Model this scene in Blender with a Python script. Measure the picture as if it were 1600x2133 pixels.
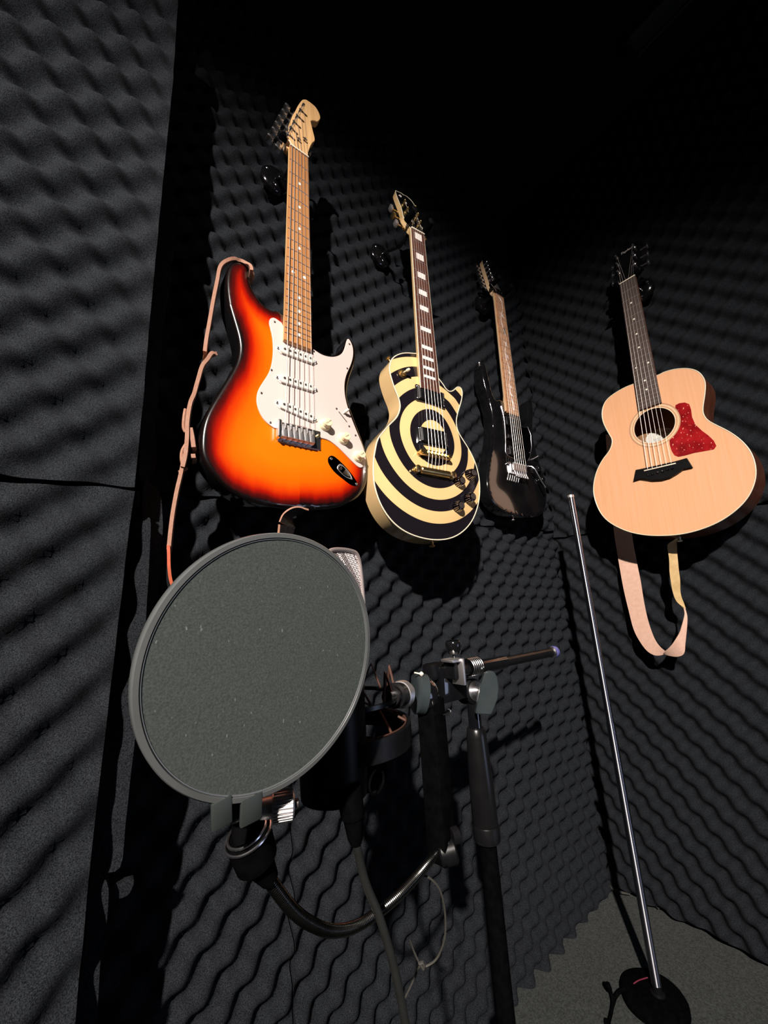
import bpy, bmesh, math, random
import numpy as np
from mathutils import Vector, Matrix
from mathutils.geometry import delaunay_2d_cdt
random.seed(7)
for o in list(bpy.data.objects): bpy.data.objects.remove(o, do_unlink=True)
sc = bpy.context.scene
COL = sc.collection

# ---------------------------------------------------------------- camera
cd = bpy.data.cameras.new('camera'); cam = bpy.data.objects.new('camera', cd); COL.objects.link(cam)
cd.sensor_fit = 'HORIZONTAL'; cd.sensor_width = 36.0; cd.lens = 36.0 * 800.90 / 1600
cd.clip_start = .01
CR = [[0.80243, -0.59376, -0.05959], [0.08826, 0.21684, -0.97221], [0.59018, 0.77487, 0.2264]]          # rows: camera right, down, forward, in world axes (x along back wall, y into it, z up)
cam.matrix_world = Matrix(((CR[0][0], -CR[1][0], -CR[2][0], 0), (CR[0][1], -CR[1][1], -CR[2][1], 0), (CR[0][2], -CR[1][2], -CR[2][2], 0), (0, 0, 0, 1)))
sc.camera = cam
# ---------------------------------------------------------------- light, world, exposure
w = bpy.data.worlds.new('world'); sc.world = w; w.use_nodes = True
w.node_tree.nodes['Background'].inputs[0].default_value = (.55, .6, .7, 1)
w.node_tree.nodes['Background'].inputs[1].default_value = .004
def aim(o, loc, to):
    d = (Vector(to) - Vector(loc)).normalized()
    o.matrix_world = Matrix.Translation(loc) @ d.to_track_quat('-Z', 'Y').to_matrix().to_4x4()
ld = bpy.data.lights.new('ceiling_spot', 'SPOT'); ld.energy = 820; ld.color = (1, .91, .83)
ld.spot_size = math.radians(55); ld.spot_blend = 1; ld.shadow_soft_size = .035
lo = bpy.data.objects.new('ceiling_spot', ld); COL.objects.link(lo); aim(lo, (-1.40, -1.36, 1.5), (.60, .6, -.05))
ld = bpy.data.lights.new('screen_glow', 'AREA'); ld.energy = 2.6; ld.color = (.6, .7, 1); ld.shape = 'RECTANGLE'; ld.size = .5; ld.size_y = .7
lo = bpy.data.objects.new('screen_glow', ld); COL.objects.link(lo); aim(lo, (1.16, -1.1, -.42), (.95, .6, -.2))
sc.view_settings.view_transform = 'Standard'; sc.view_settings.look = 'None'
sc.view_settings.exposure = 0; sc.view_settings.gamma = 1; sc.view_settings.use_curve_mapping = False

# ---------------------------------------------------------------- materials
def mat(name, col, rough=.5, metal=0, coat=0, spec=.5, noise=None, sheen=0, bump=None, coat_rough=.03):
    m = bpy.data.materials.new(name); m.use_nodes = True; nt = m.node_tree; b = nt.nodes['Principled BSDF']
    b.inputs['Base Color'].default_value = (*col, 1); b.inputs['Roughness'].default_value = rough
    b.inputs['Metallic'].default_value = metal; b.inputs['Coat Weight'].default_value = coat
    b.inputs['Coat Roughness'].default_value = coat_rough
    b.inputs['Specular IOR Level'].default_value = spec; b.inputs['Sheen Weight'].default_value = sheen
    tc = nt.nodes.new('ShaderNodeTexCoord')
    if noise:                       # (scale, (sx,sy,sz), colour2, contrast lo, hi)
        sca, st, c2, lo_, hi_ = noise
        mp = nt.nodes.new('ShaderNodeMapping'); mp.inputs['Scale'].default_value = st
        n = nt.nodes.new('ShaderNodeTexNoise'); n.inputs['Scale'].default_value = sca; n.inputs['Detail'].default_value = 5
        r = nt.nodes.new('ShaderNodeValToRGB'); r.color_ramp.elements[0].position = lo_; r.color_ramp.elements[1].position = hi_
        r.color_ramp.elements[0].color = (*col, 1); r.color_ramp.elements[1].color = (*c2, 1)
        nt.links.new(tc.outputs['Object'], mp.inputs[0]); nt.links.new(mp.outputs[0], n.inputs['Vector'])
        nt.links.new(n.outputs['Fac'], r.inputs[0]); nt.links.new(r.outputs[0], b.inputs['Base Color'])
    if bump:                        # (scale, strength, distance)
        n = nt.nodes.new('ShaderNodeTexNoise'); n.inputs['Scale'].default_value = bump[0]; n.inputs['Detail'].default_value = 3
        bp = nt.nodes.new('ShaderNodeBump'); bp.inputs['Strength'].default_value = bump[1]; bp.inputs['Distance'].default_value = bump[2]
        nt.links.new(tc.outputs['Object'], n.inputs['Vector']); nt.links.new(n.outputs['Fac'], bp.inputs['Height']); nt.links.new(bp.outputs[0], b.inputs['Normal'])
    return m
def edge_ramp(m, stops, interp='LINEAR', grain=0.0, seam=None):
    """base colour by the paint's own distance-from-edge attribute (a sprayed burst finish)"""
    nt = m.node_tree; b = nt.nodes['Principled BSDF']
    a = nt.nodes.new('ShaderNodeAttribute'); a.attribute_name = 'edge'
    r = nt.nodes.new('ShaderNodeValToRGB'); r.color_ramp.interpolation = interp
    while len(r.color_ramp.elements) < len(stops): r.color_ramp.elements.new(.5)
    for e, (p_, c_) in zip(r.color_ramp.elements, stops): e.position = p_; e.color = (*c_, 1)
    src = a.outputs['Fac']
    if grain:
        tc = nt.nodes.new('ShaderNodeTexCoord'); mp = nt.nodes.new('ShaderNodeMapping'); mp.inputs['Scale'].default_value = (9, 2.2, 9)
        n = nt.nodes.new('ShaderNodeTexNoise'); n.inputs['Scale'].default_value = 5; n.inputs['Detail'].default_value = 6
        ma = nt.nodes.new('ShaderNodeMath'); ma.operation = 'MULTIPLY_ADD'; ma.inputs[1].default_value = grain
        sb = nt.nodes.new('ShaderNodeMath'); sb.operation = 'SUBTRACT'; sb.inputs[1].default_value = grain * .5
        nt.links.new(tc.outputs['Object'], mp.inputs[0]); nt.links.new(mp.outputs[0], n.inputs['Vector'])
        nt.links.new(n.outputs['Fac'], ma.inputs[0]); nt.links.new(src, ma.inputs[2]); nt.links.new(ma.outputs[0], sb.inputs[0]); src = sb.outputs[0]
    if seam is not None:            # two-piece body: the board on one side of the glue line is a shade lighter
        sp = nt.nodes.new('ShaderNodeSeparateXYZ'); nt.links.new(tc.outputs['Object'], sp.inputs[0])
        lt = nt.nodes.new('ShaderNodeMath'); lt.operation = 'LESS_THAN'; lt.inputs[1].default_value = seam * .001; nt.links.new(sp.outputs[0], lt.inputs[0])
        m2 = nt.nodes.new('ShaderNodeMath'); m2.operation = 'MULTIPLY_ADD'; m2.inputs[1].default_value = .05; nt.links.new(lt.outputs[0], m2.inputs[0]); nt.links.new(src, m2.inputs[2]); src = m2.outputs[0]
    nt.links.new(src, r.inputs[0]); nt.links.new(r.outputs[0], b.inputs['Base Color'])
    return m
M = {}
M['foam'] = mat('black_foam', (.0048, .0055, .0068), .95, spec=.05, noise=(850, (1, 1, 1), (.040, .045, .053), .36, .82), sheen=.0, bump=(700, .35, .001))
M['wall'] = mat('black_wall_paint', (.006, .006, .007), .9, spec=.1, noise=(30, (1, 1, 1), (.01, .01, .011), .3, .7))
M['carpet'] = mat('grey_carpet', (.018, .021, .020), 1, spec=.05, noise=(260, (1, 1, 1), (.065, .072, .068), .35, .75), sheen=.1, bump=(400, .8, .003))
M['black'] = mat('black_plastic', (.004, .004, .0045), 0.38, spec=.18, noise=(60, (1, 1, 1), (.006, .006, .007), .4, .6))
M['blackgloss'] = mat('black_lacquer', (.004, .004, .005), .12, coat=1, noise=(20, (1, 1, 1), (.006, .006, .007), .4, .6))
M['blackmetal'] = mat('black_enamelled_metal', (.006, .006, .0065), .28, metal=.1, noise=(40, (1, 1, 1), (.0075, .0075, .008), .4, .6))
M['rubber'] = mat('black_rubber', (.0018, .0018, .002), 0.7, spec=0, noise=(90, (1, 1, 1), (.0028, .0028, .003), .4, .6))
M['chrome'] = mat('chrome', (.82, .80, .80), .27, metal=1, noise=(80, (1, 1, 1), (.68, .68, .72), .3, .7))
M['steel'] = mat('brushed_steel', (.72, .69, .69), .45, metal=1, noise=(60, (1, 20, 1), (.78, .76, .76), .3, .7))
M['gold'] = mat('gold_plate', (.80, .58, .26), .32, metal=1, noise=(60, (1, 1, 1), (.6, .42, .2), .3, .7))
M['string'] = mat('steel_string', (.85, .78, .74), .35, metal=.8, noise=(300, (1, 1, 1), (.7, .62, .58), .3, .7))
M['fret'] = mat('fret_wire', (.5, .42, .38), .35, metal=.9, noise=(60, (1, 1, 1), (.42, .36, .32), .3, .7))
M['maple'] = mat('satin_maple', (.88, .56, .27), .42, coat=.2, noise=(11, (14, .7, 6), (.68, .37, .14), .3, .8))
M['maple_board'] = mat('amber_fingerboard_wood', (.50, .235, .085), .45, coat=.1, noise=(9, (26, .8, 6), (.30, .115, .035), .3, .75))
M['rosewood'] = mat('rosewood', (.10, .035, .02), .5, noise=(9, (30, 1, 6), (.05, .014, .009), .3, .75))
M['ebony'] = mat('dark_fingerboard_wood', (.080, .055, .047), .5, noise=(9, (30, 1, 6), (.045, .028, .024), .3, .75))
M['palemaple'] = mat('pale_maple', (.82, .58, .36), .4, coat=.2, noise=(11, (14, .7, 6), (.7, .45, .25), .3, .8))
M['inlaywood'] = mat('figured_board_wood', (.55, .28, .14), .42, noise=(14, (20, 3, 6), (.30, .12, .05), .35, .75))
M['cream'] = mat('cream_lacquer', (.80, .55, .27), .2, coat=.8, noise=(6, (1, 1, 1), (.77, .52, .25), .3, .7))
M['creambind'] = mat('cream_binding', (.80, .72, .55), .35, noise=(30, (1, 1, 1), (.74, .66, .48), .3, .7))
M['white'] = mat('white_plastic', (.68, .56, .52), .3, noise=(4, (1, 1, 1), (.65, .515, .475), .35, .7))
M['pickupwhite'] = mat('white_pickup_plastic', (.72, .66, .61), .3, noise=(12, (1, 1, 1), (.68, .62, .57), .3, .7))
M['parchment'] = mat('aged_cream_plastic', (.85, .76, .52), .32, noise=(30, (1, 1, 1), (.80, .70, .45), .3, .7))
M['pearl'] = mat('pearl_inlay', (.82, .76, .72), .25, noise=(120, (1, 1, 1), (.65, .58, .56), .35, .7))
M['dot'] = mat('ivory_dot', (.9, .86, .76), .3, noise=(60, (1, 1, 1), (.85, .8, .7), .3, .7))
M['bone'] = mat('bone_nut', (.85, .76, .6), .35, noise=(60, (1, 1, 1), (.8, .7, .55), .3, .7))
M['sunburst'] = edge_ramp(mat('sunburst_lacquer', (1, .3, .01), .25, coat=1), [(0, (.003, .002, .002)), (.105, (.004, .002, .002)), (.19, (.09, .003, .002)), (.27, (.38, .007, .001)), (.38, (.66, .045, .001)), (.52, (.84, .115, .001)), (.88, (.92, .175, .002))], grain=.14, seam=8)
M['spruce'] = mat('spruce_top', (.82, .435, .25), .42, coat=.15, noise=(7, (30, .8, 6), (.74, .375, .18), .25, .85))
M['mahogany'] = mat('reddish_brown_wood', (.16, .045, .018), .35, coat=.4, noise=(8, (4, 2, 20), (.07, .018, .008), .3, .75))
M['insidewood'] = mat('raw_brown_wood', (.35, .18, .08), .7, noise=(8, (20, 1, 6), (.25, .12, .05), .3, .75))
M['leather'] = mat('tan_leather_edge', (.33, .17, .115), .7, noise=(120, (1, 1, 1), (.30, .14, .085), .35, .7), bump=(300, .5, .001))
M['redleather'] = mat('red_brown_leather', (.5, .09, .03), .6, noise=(80, (1, 1, 1), (.35, .06, .02), .35, .7))
M['darkleather'] = mat('black_leather', (.012, .012, .014), .5, noise=(150, (1, 1, 1), (.02, .02, .022), .35, .7), bump=(250, .5, .001))
M['webbing'] = mat('pale_beige_webbing', (.78, .49, .375), .85, noise=(500, (1, .2, .2), (.70, .43, .32), .35, .7), sheen=.2)
M['suede'] = mat('tan_suede', (.66, .46, .22), .9, noise=(40, (1, 1, 1), (.5, .33, .14), .35, .7), sheen=.3)
M['nylon'] = mat('grey_nylon_mesh', (.034, .042, .039), .85, spec=.25, noise=(900, (1, 1, 1), (.072, .084, .079), .35, .8), bump=(1400, .2, .0005))
def lint():
    m = M['nylon']; nt = m.node_tree; b = nt.nodes['Principled BSDF']; src = b.inputs['Base Color'].links[0].from_socket
    tc = [n for n in nt.nodes if n.type == 'TEX_COORD'][0]; mp = nt.nodes.new('ShaderNodeMapping'); mp.inputs['Scale'].default_value = (1, 1, .55); mp.inputs['Rotation'].default_value = (0, .6, 0)
    n = nt.nodes.new('ShaderNodeTexNoise'); n.inputs['Scale'].default_value = 480; n.inputs['Detail'].default_value = 1
    r = nt.nodes.new('ShaderNodeValToRGB'); r.color_ramp.elements[0].position = .74; r.color_ramp.elements[1].position = .82
    mx = nt.nodes.new('ShaderNodeMix'); mx.data_type = 'RGBA'; mx.inputs['B'].default_value = (.16, .17, .165, 1)
    nt.links.new(tc.outputs['Object'], mp.inputs[0]); nt.links.new(mp.outputs[0], n.inputs['Vector']); nt.links.new(n.outputs['Fac'], r.inputs[0])
    nt.links.new(r.outputs[0], mx.inputs['Factor']); nt.links.new(src, mx.inputs['A']); nt.links.new(mx.outputs['Result'], b.inputs['Base Color'])
lint()
M['rim'] = mat('dark_grey_rim', (.075, .08, .08), .3, spec=.6, noise=(30, (1, 1, 1), (.095, .10, .10), .35, .7))
M['bracket'] = mat('dark_grey_bracket', (.024, .030, .027), .45, noise=(40, (1, 1, 1), (.03, .036, .033), .35, .7))
M['wing'] = mat('grey_green_plastic', (.026, .034, .037), .3, noise=(40, (1, 1, 1), (.034, .043, .046), .35, .7))
M['micsilver'] = mat('nickel_grille', (.75, .66, .64), .35, metal=.8, noise=(40, (1, 1, 1), (.65, .56, .55), .35, .7))
M['blue'] = mat('blue_violet_plastic', (.09, .09, .30), .4, noise=(400, (1, 1, 1), (.16, .16, .42), .4, .6))
M['orangecord'] = mat('brown_elastic_cord', (.07, .03, .018), .6, noise=(100, (1, 1, 1), (.08, .03, .02), .35, .7))
M['paper'] = mat('paper_label', (.78, .74, .68), .6, noise=(30, (1, 1, 1), (.7, .66, .6), .35, .7))
M['ink'] = mat('black_ink', (.01, .01, .01), .5, noise=(30, (1, 1, 1), (.015, .015, .015), .35, .7))
M['screwhead'] = mat('dark_screw_metal', (.16, .13, .12), .35, metal=.7, noise=(60, (1, 1, 1), (.1, .08, .08), .35, .7))
M['coil'] = mat('black_nickel_wire', (.35, .35, .33), .2, metal=1, noise=(40, (1, 1, 1), (.25, .25, .24), .4, .6))
M['cable'] = mat('dark_grey_cable', (.005, .0055, .005), .6, noise=(60, (1, 1, 1), (.008, .009, .008), .35, .7))
M['paleflex'] = mat('pale_thin_wire', (.06, .058, .05), .5, noise=(60, (1, 1, 1), (.045, .043, .038), .35, .7))
M['glint'] = mat('dull_pink_glint', (.22, .03, .06), .4, noise=(80, (1, 1, 1), (.15, .02, .04), .35, .7))  # pink of a reflected glint, put into the base colour
M['pole'] = mat('chrome_tube', (.5, .5, .56), .40, metal=1, noise=(80, (1, 1, 1), (.44, .44, .5), .3, .7))
nt_ = M['pole'].node_tree; tg_ = nt_.nodes.new('ShaderNodeTangent'); tg_.direction_type = 'RADIAL'; tg_.axis = 'Z'
nt_.nodes['Principled BSDF'].inputs['Anisotropic'].default_value = .97; nt_.nodes['Principled BSDF'].inputs['Anisotropic Rotation'].default_value = .25
nt_.links.new(tg_.outputs[0], nt_.nodes['Principled BSDF'].inputs['Tangent'])
M['mirror'] = mat('smoky_mirror_plastic', (.11, .09, .105), .1, metal=1, noise=(8, (1, 1, 1), (.07, .055, .07), .35, .7))
# red tortoiseshell
def tortoise():
    m = mat('red_tortoiseshell', (.32, .008, .010), .2, coat=.6); nt = m.node_tree; b = nt.nodes['Principled BSDF']
    tc = nt.nodes.new('ShaderNodeTexCoord')
    n1 = nt.nodes.new('ShaderNodeTexNoise'); n1.inputs['Scale'].default_value = 45; n1.inputs['Detail'].default_value = 4
    r1 = nt.nodes.new('ShaderNodeValToRGB'); r1.color_ramp.elements[0].position = .35; r1.color_ramp.elements[1].position = .7
    r1.color_ramp.elements[0].color = (.20, .004, .006, 1); r1.color_ramp.elements[1].color = (.42, .012, .016, 1)
    mp = nt.nodes.new('ShaderNodeMapping'); mp.inputs['Rotation'].default_value = (0, 0, .5); mp.inputs['Scale'].default_value = (1.6, 1, 1)
    v = nt.nodes.new('ShaderNodeTexNoise'); v.inputs['Scale'].default_value = 150; v.inputs['Detail'].default_value = 1
    r2 = nt.nodes.new('ShaderNodeValToRGB'); r2.color_ramp.elements[0].position = .67; r2.color_ramp.elements[1].position = .73
    mx = nt.nodes.new('ShaderNodeMix'); mx.data_type = 'RGBA'; mx.inputs['B'].default_value = (.85, .38, .26, 1)
    nt.links.new(tc.outputs['Object'], n1.inputs['Vector']); nt.links.new(n1.outputs['Fac'], r1.inputs[0])
    nt.links.new(tc.outputs['Object'], mp.inputs[0]); nt.links.new(mp.outputs[0], v.inputs['Vector']); nt.links.new(v.outputs['Fac'], r2.inputs[0])
    nt.links.new(r2.outputs[0], mx.inputs['Factor']); nt.links.new(r1.outputs[0], mx.inputs['A']); nt.links.new(mx.outputs['Result'], b.inputs['Base Color'])
    return m
M['tortoise'] = tortoise()
# painted bullseye rings, centred on the bridge pickup
def bullseye():
    m = mat('bullseye_lacquer', (.9, .66, .3), .14, coat=1); nt = m.node_tree; b = nt.nodes['Principled BSDF']; L = nt.links.new
    cx, cy, a, bb, d, ex, ey = (8.2914, -582.6685, 1.1175, -0.0418, 0.9966, -0.0409, 0.0192)
    tc = nt.nodes.new('ShaderNodeTexCoord'); sp = nt.nodes.new('ShaderNodeSeparateXYZ'); L(tc.outputs['Object'], sp.inputs[0])
    def mth(op, x, y=None, z=None):
        n = nt.nodes.new('ShaderNodeMath'); n.operation = op
        for i, v in enumerate((x, y, z)):
            if v is None: continue
            if isinstance(v, (int, float)): n.inputs[i].default_value = v
            else: L(v, n.inputs[i])
        return n.outputs[0]
    X0 = mth('MULTIPLY_ADD', sp.outputs[0], 1000, -cx); Y0 = mth('MULTIPLY_ADD', sp.outputs[1], 1000, -cy)
    r = None
    for it in range(6):
        X = X0 if r is None else mth('MULTIPLY_ADD', r, -ex, X0); Y = Y0 if r is None else mth('MULTIPLY_ADD', r, -ey, Y0)
        U = mth('MULTIPLY_ADD', Y, bb / a, X); U = mth('MULTIPLY', U, a); V = mth('MULTIPLY', Y, d)
        r = mth('SQRT', mth('ADD', mth('MULTIPLY', U, U), mth('MULTIPLY', V, V)))
    k = mth('MULTIPLY', r, 1 / 400.0)
    rp = nt.nodes.new('ShaderNodeValToRGB'); rp.color_ramp.interpolation = 'CONSTANT'
    Yc, Kc = (.80, .54, .245, 1), (.010, .008, .011, 1)
    st = [(0, Yc), (41, Kc), (67.6, Yc), (94, Kc), (121, Yc), (147, Kc), (174, Yc), (201, Kc), (252, Yc)]
    while len(rp.color_ramp.elements) < len(st): rp.color_ramp.elements.new(.9)
    for e, (p_, c_) in zip(rp.color_ramp.elements, st): e.position = p_ / 400; e.color = c_
    L(k, rp.inputs[0]); L(rp.outputs[0], b.inputs['Base Color'])
    return m
M['bullseye'] = bullseye()

# ---------------------------------------------------------------- mesh helpers
def link(name, verts, faces, m, parent=None, sharp=35, mats=None, fm=None):
    me = bpy.data.meshes.new(name); me.from_pydata([tuple(v) for v in verts], [], faces); me.validate()
    for k in (mats or [m]): me.materials.append(k)
    if fm is not None: me.polygons.foreach_set('material_index', fm)
    me.polygons.foreach_set('use_smooth', [True] * len(me.polygons))
    if sharp: me.set_sharp_from_angle(angle=math.radians(sharp))
    o = bpy.data.objects.new(name, me); COL.objects.link(o)
    if parent: o.parent = parent
    return o
def tag(o, label=None, cat=None, group=None, kind=None):
    if label: o['label'] = label
    if cat: o['category'] = cat
    if group: o['group'] = group
    if kind: o['kind'] = kind
    return o
def empty(name, loc=(0, 0, 0), R=None):
    o = bpy.data.objects.new(name, None); COL.objects.link(o); o.empty_display_size = .02
    m = Matrix.Translation(loc)
    if R: m = m @ Matrix(R).to_4x4()
    o.matrix_world = m
    return o
class MB:
    """collects verts / faces; s scales the input units to metres"""
    def __init__(s, scale=1.0): s.v = []; s.f = []; s.k = scale
    def add(s, vs, fs):
        b = len(s.v); s.v += [Vector(v) * s.k for v in vs]; s.f += [tuple(b + i for i in f) for f in fs]; return s
    def box(s, c, d, R=None, ch=0):
        c = Vector(c); hx, hy, hz = d[0] / 2, d[1] / 2, d[2] / 2
        bm = bmesh.new(); bmesh.ops.create_cube(bm, size=1)
        bmesh.ops.scale(bm, vec=(hx * 2, hy * 2, hz * 2), verts=bm.verts)
        if ch: bmesh.ops.bevel(bm, geom=bm.edges[:], offset=ch, segments=2, affect='EDGES', profile=.5)
        Rm = Matrix(R) if R is not None else Matrix.Identity(3)
        bm.verts.index_update()
        s.add([Rm @ v.co + c for v in bm.verts], [[v.index for v in f.verts] for f in bm.faces]); bm.free(); return s
    def lathe(s, p0, p1, prof, n=24, capped=True):
        """prof: list of (t along p0->p1 in units, radius)"""
        p0 = Vector(p0); ax = (Vector(p1) - p0).normalized(); u = ax.orthogonal().normalized(); w_ = ax.cross(u)
        vs = []; fs = []
        for t, r in prof:
            for i in range(n):
                a = 2 * math.pi * i / n; vs.append(p0 + ax * t + (u * math.cos(a) + w_ * math.sin(a)) * r)
        for j in range(len(prof) - 1):
            for i in range(n): fs.append((j * n + i, j * n + (i + 1) % n, (j + 1) * n + (i + 1) % n, (j + 1) * n + i))
        if capped: fs.append(tuple(range(n - 1, -1, -1))); fs.append(tuple((len(prof) - 1) * n + i for i in range(n)))
        return s.add(vs, fs)
    def cyl(s, p0, p1, r, n=20, r1=None):
        L = (Vector(p1) - Vector(p0)).length; return s.lathe(p0, p1, [(0, r), (L, r if r1 is None else r1)], n)
    def tube(s, pts, r, n=8, closed=False, flat=None):
        pts = [Vector(p) for p in pts]; N = len(pts); rs = r if isinstance(r, (list, tuple)) else [r] * N
        T = []
        for i in range(N):
            a = pts[(i - 1) % N] if (closed or i > 0) else pts[i]; b = pts[(i + 1) % N] if (closed or i < N - 1) else pts[i]
            T.append((b - a).normalized())
        u = T[0].orthogonal().normalized(); vs = []; fs = []
        for i in range(N):
            u = (u - T[i] * u.dot(T[i])).normalized(); w_ = T[i].cross(u)
            for k in range(n):
                a = 2 * math.pi * k / n; vs.append(pts[i] + (u * math.cos(a) + w_ * math.sin(a)) * rs[i])
        for i in range(N if closed else N - 1):
            j = (i + 1) % N
            for k in range(n): fs.append((i * n + k, i * n + (k + 1) % n, j * n + (k + 1) % n, j * n + k))
        if not closed: fs.append(tuple(range(n - 1, -1, -1))); fs.append(tuple((N - 1) * n + k for k in range(n)))
        return s.add(vs, fs)
    def prism(s, out, z0, z1, ch=0):
        """extruded polygon between z0 (bottom) and z1 (top), with a small chamfer at the top"""
        out = ccw(out); N = len(out); vs = []; fs = []
        rings = [(out, z0), (out, z1 - ch)] + ([(inset(out, ch), z1)] if ch else [])
        for o_, z in rings: vs += [(x, y, z) for x, y in o_]
        for j in range(len(rings) - 1):
            for i in range(N): fs.append((j * N + i, j * N + (i + 1) % N, (j + 1) * N + (i + 1) % N, (j + 1) * N + i))
        tri = tri2d(rings[-1][0]); b = (len(rings) - 1) * N
        fs += [tuple(b + i for i in t) for t in tri]; tri = tri2d(out); fs += [tuple(reversed(t)) for t in tri]
        return s.add(vs, fs)
    def build(s, name, m, parent=None, sharp=35): return link(name, s.v, s.f, m, parent, sharp)
def ccw(o):
    a = sum(o[i][0] * o[(i + 1) % len(o)][1] - o[(i + 1) % len(o)][0] * o[i][1] for i in range(len(o)))
    return list(o) if a > 0 else list(reversed(o))
def inset(o, d):
    n = len(o); r = []
    for i in range(n):
        a = Vector(o[i - 1]); b = Vector(o[i]); c = Vector(o[(i + 1) % n])
        e1 = (b - a); e2 = (c - b)
        n1 = Vector((-e1.y, e1.x)).normalized() if e1.length else Vector((0, 0)); n2 = Vector((-e2.y, e2.x)).normalized() if e2.length else n1
        k = (n1 + n2); k = k.normalized() if k.length > 1e-6 else n1
        q = b + k * d / max(.5, k.dot(n1) if n1.length else 1); r.append((q.x, q.y))
    return r
def pip(P, poly):
    P = np.asarray(P); x, y = P[:, 0], P[:, 1]; c = np.zeros(len(P), bool); n = len(poly)
    for i in range(n):
        x1, y1 = poly[i]; x2, y2 = poly[(i + 1) % n]
        k = ((y1 > y) != (y2 > y)) & (x < (x2 - x1) * (y - y1) / (y2 - y1 + 1e-12) + x1); c ^= k
    return c
def dist(P, poly):
    P = np.asarray(P, float); A = np.asarray(poly, float); B = np.roll(A, -1, 0); best = np.full(len(P), 1e9)
    for a, b in zip(A, B):
        e = b - a; t = np.clip(((P - a) @ e) / (e @ e + 1e-12), 0, 1); d = P - a - t[:, None] * e; best = np.minimum(best, np.hypot(d[:, 0], d[:, 1]))
    return best
def tri2d(out, extra=(), hole=None):
    n = len(out); pts = [Vector(p) for p in out] + [Vector(p) for p in extra]; ed = [(i, (i + 1) % n) for i in range(n)]
    if hole:
        b = len(pts); pts += [Vector(p) for p in hole]; ed += [(b + i, b + (i + 1) % len(hole)) for i in range(len(hole))]
    v, e, f, ov, oe, of = delaunay_2d_cdt(pts, ed, [], 0, 1e-7)
    mp = {}
    for i, src in enumerate(ov):
        if src: mp[i] = src[0]
    f = [t for t in f if all(i in mp for i in t)]
    C = np.array([[sum(v[i][k] for i in t) / 3 for k in (0, 1)] for t in f]); ok = pip(C, out)
    if hole: ok &= ~pip(C, hole)
    return [tuple(mp[i] for i in t) for t, o_ in zip(f, ok) if o_]
def smooth(o, k=5, closed=True):
    """Catmull-Rom resampling"""
    n = len(o); r = []
    P = [Vector(p) for p in o]
    for i in range(n if closed else n - 1):
        p0 = P[i - 1] if closed or i else P[0]; p1 = P[i]; p2 = P[(i + 1) % n]; p3 = P[(i + 2) % n] if closed or i + 2 < n else P[-1]
        for j in range(k):
            t = j / k
            r.append(.5 * ((2 * p1) + (p2 - p0) * t + (2 * p0 - 5 * p1 + 4 * p2 - p3) * t * t + (3 * p1 - p0 - 3 * p2 + p3) * t ** 3))
    if not closed: r.append(P[-1])
    return [tuple(q) for q in r]
def relax(o, it=1):
    for _ in range(it):
        n = len(o); o = [tuple(.5 * o[i][k] + .25 * (o[i - 1][k] + o[(i + 1) % n][k]) for k in (0, 1)) for i in range(n)]
    return o
def lerp(a, b, t): return a + (b - a) * t
def rrect(cx, cy, w_, h, r, n=5):
    o = []
    for sx, sy, a0 in ((1, 1, 0), (-1, 1, 90), (-1, -1, 180), (1, -1, 270)):
        for i in range(n + 1):
            a = math.radians(a0 + 90 * i / n); o.append((cx + sx * (w_ / 2 - r) + r * math.cos(a), cy + sy * (h / 2 - r) + r * math.sin(a)))
    return o
def rot2(o, a, c=(0, 0)):
    ca, sa = math.cos(a), math.sin(a); return [(c[0] + (x - c[0]) * ca - (y - c[1]) * sa, c[1] + (x - c[0]) * sa + (y - c[1]) * ca) for x, y in o]
mm = .001
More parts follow.
